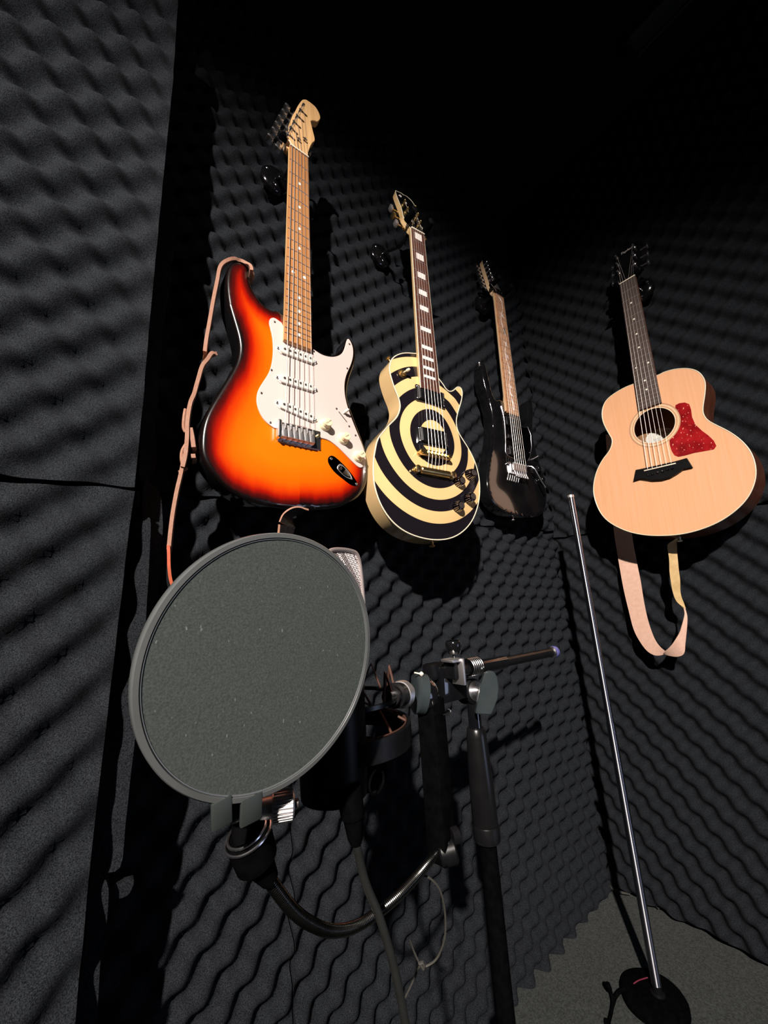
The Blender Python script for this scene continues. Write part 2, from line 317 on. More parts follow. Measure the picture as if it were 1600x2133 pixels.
def guitar_body(name, out, zt, zb, r, m_top, m_side, parent, dome=0, grid=5.0, hole=None, m_back=None, taper=0):
    """carved / rounded solid body: traced outline at its own plane, round-over r, sides, flat back"""
    out = ccw(out); n = len(out); extra = []; ins = []
    for fr_ in ((.12, .35, .65, 1.0) if r > 0 else ()):
        q = inset(out, r * fr_); q = [p for p, ok in zip(q, (dist(q, out) > r * fr_ * .93) & pip(q, out)) if ok]; ins += q
    xs = [p[0] for p in out]; ys = [p[1] for p in out]
    gx, gy = np.meshgrid(np.arange(min(xs), max(xs), grid), np.arange(min(ys), max(ys), grid)); G = np.stack([gx.ravel() + .13, gy.ravel() + .17], 1)
    G = G[pip(G, out)]; G = G[dist(G, out) > max(r, 1) + grid * .45]
    if hole: G = G[~pip(G, hole)]; G = G[dist(G, hole) > grid * .4]
    extra = ins + [tuple(q) for q in G]
    tris = tri2d(out, extra, hole)
    P = list(out) + extra + (list(hole) if hole else [])
    d = dist(P, out); d[:n] = 0
    rr = max(r, 1e-6); dd = np.clip(d, 0, rr); z = zt - rr + np.sqrt(np.maximum(rr * rr - (rr - dd) ** 2, 0)) if r > 0 else np.full(len(P), float(zt))
    if dome: z = z + dome * (1 - np.exp(-(d / 38.0) ** 2))
    vs = [(x * mm, y * mm, zz * mm) for (x, y), zz in zip(P, z)]; fs = list(tris); fm = [0] * len(fs)
    b = len(vs); y0, y1 = min(ys), max(ys)
    zbk = [zb + taper * (y - y0) / (y1 - y0) for x, y in out]
    for k, (x, y) in enumerate(out): vs.append((x * mm, y * mm, lerp(z[k], zbk[k] + (r * .6 if r else 0), .999) * mm))
    for i in range(n): fs.append((b + i, b + (i + 1) % n, (i + 1) % n, i)); fm.append(1)
    q = inset(out, r * .6) if r else out; ok = (dist(q, out) > r * .5) & pip(q, out) if r else [True] * n
    q = [a if o_ else c for a, c, o_ in zip(q, out, ok)]
    b2 = len(vs)
    for k, (x, y) in enumerate(q): vs.append((x * mm, y * mm, zbk[k] * mm))
    for i in range(n): fs.append((b2 + i, b2 + (i + 1) % n, b + (i + 1) % n, b + i)); fm.append(1)
    for t in tri2d(out): fs.append(tuple(b2 + i for i in reversed(t))); fm.append(2)
    if hole:
        h0 = n + len(extra); b3 = len(vs); nh = len(hole)
        for x, y in hole: vs.append((x * mm, y * mm, (zt - 3) * mm))
        for i in range(nh): fs.append((h0 + i, h0 + (i + 1) % nh, b3 + (i + 1) % nh, b3 + i)); fm.append(0)
    o = link(name, vs, fs, None, parent, 40, [m_top, m_side, m_back or m_side], fm)
    at = o.data.attributes.new('edge', 'FLOAT', 'POINT'); e = np.zeros(len(vs), np.float32); e[:len(P)] = d / 100.0; at.data.foreach_set('value', e)
    return o
def fretpos(S, n): return S * (1 - 2 ** (-n / 12))
def neck(parent, m, w0, w1, L, depth0, depth1, heel, zf=-6):
    """D-profile neck from nut to heel, mm"""
    b = MB(mm); N = 16; K = 14; vs = []; fs = []
    ys = [i / N * L for i in range(N + 1)]
    for j, y in enumerate(ys):
        t = y / L; w_ = lerp(w0, w1, t) / 2; dp = lerp(depth0, depth1, t)
        if y < 22: dp = dp * 1.0 + 3 * (1 - y / 22)
        if heel and y > L - heel: s_ = ((y - (L - heel)) / heel) ** .7; dp = lerp(dp, depth1 + 16, s_)
        for k in range(K + 1):
            a = math.pi * k / K; vs.append((-math.cos(a) * w_, -y, zf - dp * math.sin(a) ** .75))
    for j in range(N):
        for k in range(K): a = j * (K + 1) + k; fs.append((a, a + K + 1, a + K + 2, a + 1))
    fs.append(tuple(range(K + 1))); fs.append(tuple(N * (K + 1) + k for k in range(K, -1, -1)))
    for j in range(N): a = j * (K + 1); fs.append((a, a + K, a + K + K + 1, a + K + 1))
    return b.add(vs, fs).build('neck', m, parent)
def board(parent, m, w0, w1, L, z0=-6, skew=0):
    b = MB(mm); rows = 12; K = 6; vs = []; fs = []
    for j in range(rows + 1):
        y = L * j / rows; w_ = lerp(w0, w1, y / L) / 2
        for k in range(K + 1):
            x = lerp(-w_, w_, k / K); vs.append((x, -y, -(x / w_) ** 2 * .9))
    for j in range(rows):
        for k in range(K): a = j * (K + 1) + k; fs.append((a, a + K + 1, a + K + 2, a + 1))
    n0 = len(vs)
    for j in range(rows + 1):
        y = L * j / rows; w_ = lerp(w0, w1, y / L) / 2; vs += [(-w_, -y, z0), (w_, -y, z0)]
    for j in range(rows):
        a = j * (K + 1); fs.append((a, n0 + 2 * j, n0 + 2 * j + 2, a + K + 1)); fs.append((a + K, a + K + K + 1, n0 + 2 * j + 3, n0 + 2 * j + 1))
    a = rows * (K + 1); fs.append(tuple([a + k for k in range(K + 1)] + [n0 + 2 * rows + 1, n0 + 2 * rows])); fs.append(tuple([K - k for k in range(K + 1)] + [n0, n0 + 1]))
    return b.add(vs, fs).build('fingerboard', m, parent, 30)
def frets(parent, S, n, w0, w1, L, m=None, h=1.0, rad=.85):
    for i in range(1, n + 1):
        y = fretpos(S, i); w_ = lerp(w0, w1, y / L) / 2 - .3
        MB(mm).tube([(-w_, -y, -.9), (-w_ * .5, -y, -.2), (0, -y, 0), (w_ * .5, -y, -.2), (w_, -y, -.9)], rad, 6).build('fret', m or M['fret'], parent)
def strings(parent, xs0, xs1, y1, z0, z1, radii, heads, ym=M['string']):
    for i, (a, b, r) in enumerate(zip(xs0, xs1, radii)):
        MB(mm).tube([heads[i], (a, 1.5, z0 - .2), (a, 0, z0), (lerp(a, b, .5), y1 * .5, lerp(z0, z1, .5)), (b, y1, z1)] + ([(b, y1 - 5, z1 - 7)]), r, 6).build('string', ym, parent)

# ================================================================ the setting
YW, XW, ZF, ZC = .745, 1.350, -.902, 1.62
def wall_slab(name, c, d, m='wall'):
    o = MB().box(c, d).build(name, M[m]); tag(o, kind='structure'); return o
WB = wall_slab('wall_back', (.35, YW + .065, .36), (2.1, .06, 2.53))
WR = wall_slab('wall_right', (XW + .065, -.25, .36), (.06, 2.06, 2.53))
FL = wall_slab('floor', (.35, -.25, ZF - .03), (2.2, 2.2, .06), 'carpet')
CE = wall_slab('ceiling', (.35, -.25, ZC + .03), (2.2, 2.2, .06))
WL = wall_slab('wall_left', (-.36, .70, .36), (.72, .158, 2.53))
AMP = .0145
def foam(name, parent, frame, u0, u1, v0, v1, thick, hf, du=.0068, edge=None, seed=0, sag=0, uneven=.004):
    """convoluted foam sheet: real egg-crate relief. frame(u, v, h) -> world; edge(v) overrides u1"""
    nu = max(3, int(abs(u1 - u0) / du)); nv = max(3, int((v1 - v0) / du)); rnd = random.Random(seed)
    vs = []; fs = []; ph = [rnd.uniform(0, 6.28) for _ in range(6)]
    for j in range(nv + 1):
        v = lerp(v0, v1, j / nv); ue = edge(v) if edge else u1
        for i in range(nu + 1):
            t = i / nu; u = lerp(u0, ue, t)
            wob = .0022 * math.sin(u * 9 + ph[0]) + .0022 * math.sin(v * 7 + ph[1] + u * 3)
            # cut edges are wavy
            vv = v
            if j == 0: vv = v + uneven * (math.sin(u * 23 + ph[2]) * .6 + math.sin(u * 61 + ph[3]) * .4)
            if j == nv: vv = v + uneven * (math.sin(u * 19 + ph[4]) * .6 + math.sin(u * 53 + ph[5]) * .4)
            vs.append(frame(u, vv, hf(u, vv) + wob))
    W_ = nu + 1
    for j in range(nv):
        for i in range(nu): a = j * W_ + i; fs.append((a, a + 1, a + W_ + 1, a + W_))
    rim = [i for i in range(W_)] + [j * W_ + nu for j in range(1, nv + 1)] + [nv * W_ + i for i in range(nu - 1, -1, -1)] + [j * W_ for j in range(nv - 1, 0, -1)]
    b = len(vs)
    def uv(k): j, i = divmod(k, W_); v = lerp(v0, v1, j / nv); return lerp(u0, edge(v) if edge else u1, i / nu), v
    for k in rim: u, v = uv(k); vs.append(frame(u, v, -thick))
    n = len(rim)
    for i in range(n): fs.append((rim[i], b + i, b + (i + 1) % n, rim[(i + 1) % n]))
    return link(name, vs, fs, M['foam'], parent, 50)
def egg(u, v):            # lattice measured on the back wall
    U = u - 1.102 - .13 * (v - .04); V = v - .04 + .055 * (u - 1.1)
    k = math.cos(2 * math.pi * U / .068) * math.cos(2 * math.pi * V / .070)
    return AMP * (-k if k < 0 else -k * 1.15)
def eggr(u, v):
    U = u - .477; V = v + .338 - .03 * (u - .477)
    k = math.cos(2 * math.pi * U / .067) * math.cos(2 * math.pi * V / .070)
    return AMP * (-k if k < 0 else -k * 1.15)
def eggl(u, v):
    return egg(.45 + (u + .01) / 1.13, (v + .012) / 1.13) * 1.05
fb = lambda u, v, h: (u, YW - h, v)
fr_ = lambda u, v, h: (XW - h, u, v)
foam('foam_panel', WB, fb, -.02, .318, -.90, .205, .034, egg, seed=1)
foam('foam_panel', WB, fb, .3215, 1.351, -.90, .208, .034, egg, seed=2)
foam('foam_panel', WB, fb, -.02, 1.351, .2125, 1.6, .034, egg, seed=4)
foam('foam_panel', WR, fr_, .747, -.28, -.88, .182, .034, eggr, seed=6)
foam('foam_panel', WR, fr_, .747, -.28, .187, 1.6, .034, eggr, seed=7)
YL = .600
def poly_edge(pts):
    pts = sorted(pts)
    def f(v):
        if v <= pts[0][0]: return pts[0][1]
        for a, b in zip(pts, pts[1:]):
            if v <= b[0]: return lerp(a[1], b[1], (v - a[0]) / (b[0] - a[0]))
        return pts[-1][1]
    return f
fl = lambda u, v, h: (u, YL - h, v)
E_up = poly_edge([(z, x) for x, y, z in ((0.0320, 0.6000, 1.1587), (0.0357, 0.6000, 0.9495), (0.0338, 0.6000, 0.6579), (0.0334, 0.6000, 0.4177), (0.0344, 0.6000, 0.2977), (0.0335, 0.6000, 0.1756))])
E_lo = poly_edge([(z, x) for x, y, z in ((0.0343, 0.6000, 0.1648), (0.0318, 0.6000, 0.1187), (0.0307, 0.6000, 0.0567), (0.0295, 0.6000, -0.0018), (0.0277, 0.6000, -0.0837), (0.0243, 0.6000, -0.2461), (0.0243, 0.6000, -0.3972))])
ZS = (-0.0329, 0.6000, 0.1703)[2]
def fade(v, c, k=.02): return 1 - .55 * math.exp(-abs(v - c) / k)
foam('foam_panel', WL, fl, -.62, .036, ZS + .003, 1.25, .018, lambda u, v: eggl(u, v) * fade(v, ZS) * (1 - .75 * math.exp(-abs(u - .036) / .02)), edge=E_up, seed=11, uneven=.006)
foam('foam_panel', WL, fl, -.62, .03, -.62, ZS - .004, .018, lambda u, v: eggl(u, v) * fade(v, ZS) * (1 - .75 * math.exp(-abs(u - .03) / .02)), edge=E_lo, seed=12, uneven=.006)
# offcuts of foam standing behind the left panels, edges towards the guitar wall
def strip(pix_front, y0, y1, name='foam_strip', m='foam'):
    """outline in x,z on the plane y0, thickness to y1"""
    out = smooth([(p[0], p[2]) for p in pix_front], 4); out = ccw(out); n = len(out)
    vs = [(x, y0 + .0015 * math.sin(z * 90), z) for x, z in out] + [(x, y1, z) for x, z in out]
    t = tri2d(out); fs = [tuple(reversed(q)) for q in t] + [tuple(n + i for i in q) for q in t] + [(i, (i + 1) % n, n + (i + 1) % n, n + i) for i in range(n)]
    return link(name, vs, fs, M[m], WL, 40)
strip([(0.0540, 0.6600, 0.7724), (0.0593, 0.6600, 0.7354), (0.0668, 0.6600, 0.6579), (0.0592, 0.6600, 0.6164), (0.0643, 0.6600, 0.5679), (0.0570, 0.6600, 0.5294), (0.0598, 0.6600, 0.5064), (0.0544, 0.6600, 0.4660), (0.0577, 0.6600, 0.4349), (0.0539, 0.6600, 0.3973), (0.0580, 0.6600, 0.3331), (0.0571, 0.6600, 0.2950), (0.0619, 0.6600, 0.2511), (0.0602, 0.6600, 0.2166), (0.0409, 0.6600, 0.2128), (0.0374, 0.6600, 0.4496), (0.0371, 0.6600, 0.7307)], .66, .70)
strip([(0.0478, 0.6550, 0.1970), (0.0594, 0.6550, 0.1925), (0.0703, 0.6550, 0.1801), (0.0746, 0.6550, 0.1540), (0.0770, 0.6550, 0.1243), (0.0761, 0.6550, 0.0987), (0.0793, 0.6550, 0.0773), (0.0765, 0.6550, 0.0526), (0.0762, 0.6550, 0.0285), (0.0713, 0.6550, 0.0118), (0.0547, 0.6550, 0.0147), (0.0498, 0.6550, 0.1335)], .655, .70)
strip([(0.0496, 0.6250, 0.1310), (0.0570, 0.6250, 0.1337), (0.0595, 0.6250, 0.0870), (0.0607, 0.6250, 0.0276), (0.0614, 0.6250, -0.0228), (0.0600, 0.6250, -0.0942), (0.0594, 0.6250, -0.1503), (0.0580, 0.6250, -0.1929), (0.0566, 0.6250, -0.2387), (0.0545, 0.6250, -0.2849), (0.0313, 0.6250, -0.2782), (0.0263, 0.6250, -0.2572), (0.0285, 0.6250, -0.0943), (0.0301, 0.6250, -0.0665), (0.0343, 0.6250, 0.0224), (0.0357, 0.6250, 0.0603), (0.0376, 0.6250, 0.0930), (0.0347, 0.6250, 0.1096), (0.0384, 0.6250, 0.1267)], .625, .66)
strip([(0.0272, 0.6250, -0.2817), (0.0338, 0.6250, -0.2825), (0.0449, 0.6250, -0.3018), (0.0457, 0.6250, -0.3540), (0.0431, 0.6250, -0.3636), (0.0443, 0.6250, -0.4065), (0.0435, 0.6250, -0.4266), (0.0273, 0.6250, -0.4177), (0.0277, 0.6250, -0.3434)], .625, .66)
strip([(0.0485, 0.6400, -0.3067), (0.0596, 0.6400, -0.3088), (0.0713, 0.6400, -0.3106), (0.0679, 0.6400, -0.3238), (0.0585, 0.6400, -0.3251), (0.0497, 0.6400, -0.3210)], .64, .67)

# curled carpet / foam remnants at the floor corner
ce = MB().tube([(1.3560, 0.7594, -0.8850), (1.3404, 0.7384, -0.8840), (1.3413, 0.7186, -0.8850), (1.3593, 0.6959, -0.8880)], [.003, .004, .004, .002], 8).build('trim_1', M['paleflex']); tag(ce, kind='structure')
ce = MB().tube([(1.3590, 0.6555, -0.8900), (1.3676, 0.6370, -0.8860), (1.3637, 0.6231, -0.8890)], [.003, .005, .003], 8).build('trim_2', M['carpet']); tag(ce, kind='structure')

# rail under the ceiling
rail = MB().box((0, 0, 0), (.055, .45, .03), ch=.002).build('ceiling_rail', M['bracket'])
MB().box((.034, 0, -.002), (.006, .45, .038), ch=.001).build('lip', M['bracket'], rail)
MB().box((0, .23, .0), (.06, .012, .045), ch=.001).build('end_bracket', M['blackmetal'], rail)
a_ = Vector((1.1653, 0.1495, 1.5850)); b_ = Vector((1.1644, 0.0308, 1.5850)); d_ = (a_ - b_).normalized(); ang = math.atan2(d_.y, d_.x) - math.pi / 2
rail.matrix_world = Matrix.Translation(a_ - d_ * .225 + Vector((0, 0, .018))) @ Matrix.Rotation(ang, 4, 'Z')
tag(rail, 'dark metal rail under the black ceiling, upper right corner of the photo', 'rail')

# ================================================================ wall hangers
def hanger(label, nut, wall, axis, off=14, half=31, fwd=.062, platez=-.03, up=0.0):
    """round wall plate, stem, U-shaped padded yoke whose arms come forward on both sides of the neck. axis: unit vector out of the wall"""
    ax = Vector(axis); side = ax.cross(Vector((0, 0, 1))).normalized(); Z = Vector((0, 0, 1))
    nut = Vector(nut) + Z * up; wp = nut - ax * ((nut - Vector(wall)).dot(ax))      # foot on the wall
    root = empty('guitar_hanger', wp); tag(root, label, 'guitar hanger', 'wall hangers holding the guitars')
    Rm = Matrix((side, Z, ax)).transposed()
    dpt = (nut - wp).dot(ax)
    loc = lambda x, z, d: (Rm @ Vector((x, z, d)))
    b = MB(); b.lathe(loc(0, platez, .002), loc(0, platez, 1), [(0, .036), (.010, .036), (.015, .031), (.017, .02), (.019, .012)], 36); b.build('wall_plate', M['blackgloss'], root)
    for sx, sz in ((-.022, .012), (.022, .012), (0, -.024)):
        MB().lathe(loc(sx, platez + sz, .012), loc(sx, platez + sz, 1), [(0, .0042), (.005, .0042), (.0065, .0025)], 14).build('screw', M['chrome'], root)
    MB().tube([loc(0, platez, .015), loc(0, platez * .6, dpt * .3), loc(0, 0, dpt * .55), loc(0, 0, dpt - .036)], .0055, 12).build('stem', M['blackgloss'], root)
    h = half * mm; yk = [loc(-h, 0, dpt - .006)] + [loc(-h * math.cos(a), 0, dpt - .006 - h * math.sin(a) * .95) for a in [math.pi * k / 10 for k in range(11)]] + [loc(h, 0, dpt - .006)]
    MB().tube(yk, .0075, 12).build('yoke', M['rubber'], root)
    for s_ in (-1, 1):
        MB().tube([loc(s_ * h, 0, dpt - .008), loc(s_ * h, .002, dpt + fwd * .6), loc(s_ * h * .96, .006, dpt + fwd)], [.0085, .0085, .0075], 14).build('arm', M['rubber'], root)
        MB().lathe(loc(s_ * h * .96, .006, dpt + fwd - .001), loc(s_ * h * .96, .007, dpt + fwd + 1), [(0, .0088), (.003, .0088), (.0045, .006)], 14).build('arm_cap', M['black'], root)
    return root
hanger('black wall hanger behind the neck of the sunburst guitar', ((0.2740, 0.5812, 0.9522)[0], (0.2740, 0.5812, 0.9522)[1], (0.2740, 0.5812, 0.9522)[2]), (.3, YW - .012, 0), (0, -1, 0), fwd=-.002, half=35, up=.012, platez=.072)
hanger('black wall hanger behind the neck of the bullseye guitar', ((0.5981, 0.5659, 0.9329)[0], (0.5981, 0.5659, 0.9329)[1], (0.5981, 0.5659, 0.9329)[2]), (.3, YW - .012, 0), (0, -1, 0), fwd=.024, half=30, up=.022, platez=.042)
hanger('black wall hanger behind the neck of the black guitar', ((1.0729, 0.6507, 1.0399)[0], (1.0729, 0.6507, 1.0399)[1], (1.0729, 0.6507, 1.0399)[2]), (.3, YW - .012, 0), (0, -1, 0), fwd=.032, half=36, up=.024, platez=-.01)
hanger('black wall hanger behind the neck of the pale acoustic guitar', ((1.2153, 0.3124, 0.9008)[0], (1.2153, 0.3124, 0.9008)[1], (1.2153, 0.3124, 0.9008)[2]), (XW - .012, 0, 0), (-1, 0, 0), fwd=.0, half=30, up=.004, platez=.016)

# ================================================================ sunburst electric guitar
G1 = empty('electric_guitar', (0.2740, 0.5812, 0.9522), [[0.99991, 0.00542, 0.01196], [0.01206, -0.0184, -0.99976], [-0.0052, 0.99982, -0.01847]])
tag(G1, 'orange sunburst electric guitar with white pickguard and maple neck, hanging on the back wall', 'guitar')
out = relax(smooth([(-28.2, -405.3), (-47.4, -409.4), (-64.6, -404.7), (-79.0, -390.9), (-88.3, -373.1), (-91.6, -355.3), (-94.3, -340.4), (-105.3, -335.3), (-118.4, -341.2), (-128.3, -355.0), (-131.9, -377.6), (-130.8, -404.9), (-126.3, -433.3), (-125.8, -436.2), (-117.3, -462.6), (-108.9, -489.0), (-105.3, -512.3), (-108.1, -537.8), (-117.4, -565.0), (-132.0, -600.0), (-145.8, -633.2), (-153.8, -659.2), (-156.9, -685.4), (-155.4, -714.1), (-146.2, -734.9), (-130.7, -752.8), (-109.1, -770.3), (-81.2, -781.3), (-43.4, -786.7), (1.7, -787.4), (50.9, -782.4), (90.9, -773.4), (128.4, -754.2), (150.4, -728.1), (160.3, -697.3), (159.2, -665.0), (148.3, -625.9), (131.1, -585.4), (116.9, -549.9), (114.6, -525.0), (121.6, -493.8), (133.7, -459.9), (140.1, -430.2), (137.5, -412.8), (129.2, -399.2), (118.7, -398.3), (113.1, -408.9), (107.9, -427.6), (95.3, -444.5), (77.2, -455.9), (59.8, -457.7), (42.9, -455.7), (36.0, -453.9)], 4), 2)
guitar_body('body', out, -11, -56, 7, M['sunburst'], M['blackgloss'], G1, grid=4.0)
neck(G1, M['maple'], 43.5, 57, 470, 15, 17, 40, -5)
board(G1, M['maple_board'], 42, 56.5, 470)
frets(G1, 648, 21, 42, 56.5, 470, M['fret'])
for n in (3, 5, 7, 9, 15, 17, 19, 21):
    y = (fretpos(648, n - 1) + fretpos(648, n)) / 2; MB(mm).cyl((0, -y, -1), (0, -y, .25), 3.3, 18).build('inlay_dot', M['dot'], G1)
y = (fretpos(648, 11) + fretpos(648, 12)) / 2
for s_ in (-12, 12): MB(mm).cyl((s_, -y, -1.2), (s_, -y, .1), 3.3, 18).build('inlay_dot', M['dot'], G1)
MB(mm).box((0, 1.5, -1), (42.5, 3.4, 6.4), ch=.5).build('nut', M['bone'], G1)
hd = ccw(relax(smooth([(-28.8, 13.7), (-28.8, 26.9), (-24.8, 41.0), (-20.7, 56.8), (-15.4, 75.3), (-16.3, 86.7), (-12.3, 104.3), (-6.8, 120.6), (-0.1, 144.0), (9.1, 169.5), (14.3, 178.3), (19.7, 182.9), (24.4, 184.0), (32.8, 184.9), (43.8, 183.8), (52.3, 175.8), (56.6, 165.1), (55.9, 155.6), (49.6, 142.5), (42.3, 138.5), (32.6, 128.8), (33.2, 121.5), (37.3, 103.9), (42.5, 80.4), (35.9, 66.2), (30.0, 48.6), (25.8, 30.1), (24.7, 18.3)] + [(22, 0), (-22, 0)], 4), 1))
hs = MB(mm).prism(hd, -22.5, -8.5, 1.2).build('headstock', M['maple'], G1)
posts = [(7.4, 136.5), (0.1, 112.6), (-7.6, 87.3), (-14.7, 63.1), (-21.0, 40.6), (-29.8, 14.3)]; btn = [(-7.1, 180.7), (-16.0, 153.2), (-22.4, 125.7), (-29.9, 100.5), (-36.1, 79.6), (-45.7, 46.5)]
d0 = Vector((posts[0][0] - posts[5][0], posts[0][1] - posts[5][1])).normalized(); nrm = Vector((-d0.y, d0.x))
for i, (x, y) in enumerate(posts):
    t = MB(mm).lathe((x, y, -10), (x, y, 0), [(0, 5.2), (2.2, 5.2), (2.6, 4.2), (3.2, 3.2), (8, 2.6), (10, 3.1), (15.5, 3.1), (16.5, 2.4)], 20).build('tuner', M['chrome'], G1)
    bx, by = x + nrm.x * 3, y + nrm.y * 3
    MB(mm).box((x + nrm.x * 6, y + nrm.y * 6, -30), (14, 17, 13), Matrix.Rotation(math.atan2(nrm.y, nrm.x), 3, 'Z'), 2.5).build('gear_case', M['chrome'], t)
    MB(mm).cyl((x + nrm.x * 10, y + nrm.y * 10, -29), (x + nrm.x * 20, y + nrm.y * 20, -29), 2.2, 12).build('shaft', M['chrome'], t)
    MB(mm).box((x + nrm.x * 27, y + nrm.y * 27, -29), (14, 8, 18), Matrix.Rotation(math.atan2(nrm.y, nrm.x), 3, 'Z'), 2.8).build('tuning_key', M['chrome'], t)
for x, y in [(0.7, 42.7), (15.3, 55.6)]:
    MB(mm).box((x, y, -5.2), (11, 3.5, 1.6), ch=.5).build('string_tree', M['chrome'], G1)
    MB(mm).lathe((x, y, -8.6), (x, y, 0), [(0, 1.9), (3.6, 1.9), (4.4, 3), (5.5, 2.6)], 12).build('string_tree_screw', M['screwhead'], G1)
sx0 = [-17.5 + 7 * i for i in range(6)]; sx1 = [-26.2 + 10.5 * i for i in range(6)]
rad = [.75, .65, .55, .42, .34, .28]
hp = posts[::-1]
strings(G1, sx0, sx1, -648, 1.6, 4.5, rad, [(hp[i][0] + 3.2, hp[i][1], 0.5 if i < 3 else -1.5) for i in range(6)])
# pickguard with its screws
pg = ccw(relax(smooth([(-54.2, -439.3), (-52.0, -431.6), (-44.8, -426.4), (-35.0, -429.3), (-27.5, -434.1), (-18.4, -465.4), (32.6, -465.5), (34.0, -460.8), (46.4, -464.4), (60.4, -466.0), (80.7, -461.2), (98.9, -448.4), (108.5, -429.8), (115.4, -404.3), (123.2, -407.2), (129.2, -421.6), (128.5, -443.0), (121.5, -466.5), (109.9, -494.0), (105.3, -518.5), (107.0, -546.2), (116.6, -577.0), (132.2, -611.8), (145.0, -639.1), (151.9, -662.2), (149.6, -678.8), (140.1, -688.6), (128.1, -685.4), (105.2, -668.6), (88.3, -656.4), (69.0, -646.3), (52.8, -644.8), (39.6, -645.2), (38.4, -631.6), (-34.3, -633.5), (-36.3, -647.2), (-47.8, -644.0), (-59.1, -636.3), (-68.2, -622.3), (-73.0, -604.8), (-71.4, -585.2), (-63.0, -565.5), (-52.1, -542.0), (-46.8, -517.2), (-45.6, -491.0), (-47.7, -465.7), (-51.6, -448.8)], 3), 1))
MB(mm).prism(pg, -11.2, -8.8, .7).build('pickguard', M['white'], G1)
for i, (x, y) in enumerate([(-44.3, -435.5), (36.2, -466.1), (119.8, -415.9), (112.8, -476.1), (-48.4, -536.9), (-65.5, -587.5), (-48.3, -638.7), (45.1, -640.5), (128.4, -621.8), (85.2, -575.1), (113.6, -605.7)]):
    MB(mm).lathe((x, y, -9), (x, y, 0), [(0, 2.1), (.7, 2.1), (1.3, 1.1)], 14).build('screw', M['screwhead'], G1)
pk = [(-37.7, -488.9), (39.1, -489.5), (-38.4, -548.9), (39.5, -548.9), (-37.6, -598.2), (38.2, -612.3)]
for k in range(3):
    (ax0, ay0), (bx0, by0) = pk[2 * k], pk[2 * k + 1]; cx, cy = (ax0 + bx0) / 2, (ay0 + by0) / 2; an = math.atan2(by0 - ay0, bx0 - ax0)
    o_ = rot2([(cx + x, cy + y) for x, y in [(-41, 1.5), (-38, 5.5), (-33, 8.8), (33, 8.8), (38, 5.5), (41, 1.5), (41, -1.5), (38, -5.5), (33, -8.8), (-33, -8.8), (-38, -5.5), (-41, -1.5)]], an, (cx, cy))
    i_ = rot2([(cx + x, cy + y) for x, y in [(-34, 4), (-31, 7.6), (31, 7.6), (34, 4), (34, -4), (31, -7.6), (-31, -7.6), (-34, -4)]], an, (cx, cy))
    pu = MB(mm).prism(i_, -9, -3.6, 1.2).build('pickup', M['pickupwhite'], G1)
    MB(mm).prism(o_, -9, -7.6, .5).build('base', M['pickupwhite'], pu)
    (px, py), (qx, qy) = [(-25.7, -488.0), (26.8, -487.8), (-25.4, -547.6), (27.1, -547.5), (-25.5, -599.7), (27.1, -608.9)][2 * k], [(-25.7, -488.0), (26.8, -487.8), (-25.4, -547.6), (27.1, -547.5), (-25.5, -599.7), (27.1, -608.9)][2 * k + 1]
    for j in range(6):
        x, y = lerp(px, qx, j / 5), lerp(py, qy, j / 5)
        MB(mm).cyl((x, y, -5), (x, y, -3.1), 2.4, 16).build('pole_piece', M['screwhead'], pu)
    for x, y in ((ax0, ay0), (bx0, by0)):
        MB(mm).lathe((x, y, -9), (x, y, 0), [(0, 2.6), (2.6, 2.6), (3.5, 1.4)], 16).build('mounting_screw', M['chrome'], pu)
for (x, y), (x2, y2) in zip([(58.0, -616.9), (98.2, -636.2), (132.6, -666.3)], [(58.6, -611.8), (100.2, -629.3), (133.4, -656.8)]):
    n = 48; pf = [(0, 12.2), (1.5, 12.0), (5.5, 10.2), (6, 9.0), (7, 8.6), (15.5, 8.0), (16.5, 7.2)]
    kn = MB(mm).lathe((x, y, -8.6), (x, y, 0), pf, n).build('control_knob', M['parchment'], G1, 25)
    for k in range(11):
        a = math.radians(20 + k * 30); MB(mm).box((x + 10.6 * math.cos(a), y + 10.6 * math.sin(a), -5.1), (1.8, .5, .3), Matrix.Rotation(a, 3, 'Z')).build('number_mark', M['screwhead'], kn) if k in (1, 4, 7, 10) else None
def text(name, s_, size, loc, parent, m, rz=0, depth=.15, shear=0):
    cu = bpy.data.curves.new(name, 'FONT'); cu.body = s_; cu.size = size * mm; cu.extrude = depth * mm; cu.align_x = 'CENTER'; cu.align_y = 'CENTER'; cu.shear = shear
    t_ = bpy.data.objects.new(name, cu); COL.objects.link(t_); dg = bpy.context.evaluated_depsgraph_get(); dg.update()
    me = bpy.data.meshes.new_from_object(t_.evaluated_get(dg)); bpy.data.objects.remove(t_, do_unlink=True)
    me.transform(Matrix.Translation(Vector(loc) * mm) @ Matrix.Rotation(rz, 4, 'Z')); me.materials.clear(); me.materials.append(m)
    o = bpy.data.objects.new(name, me); COL.objects.link(o); o.parent = parent; return o
for k, o in enumerate([c for c in G1.children if c.name.startswith('control_knob')]):
    x, y = [(58.0, -616.9), (98.2, -636.2), (132.6, -666.3)][k]
    text('lettering', ('VOLUME', 'TONE', 'TONE')[k], 3.6, (x, y, 8.0), o, M['screwhead'], rz=math.radians(40))
(x0, y0), (x1, y1), (xl, yl) = [(89.4, -579.4), (109.4, -598.6), (102.6, -577.1)]
an = math.atan2(y1 - y0, x1 - x0)
MB(mm).box(((x0 + x1) / 2, (y0 + y1) / 2, -8.7), (26, 1.6, .4), Matrix.Rotation(an, 3, 'Z')).build('switch_slot', M['ink'], G1)
MB(mm).lathe((xl - 2, yl - 4, -9), (xl + 5, yl + 3, 8), [(0, 1.5), (5, 1.8), (6, 3.2), (13, 2.9), (15, 1.6)], 16).build('selector_switch', M['pickupwhite'], G1)
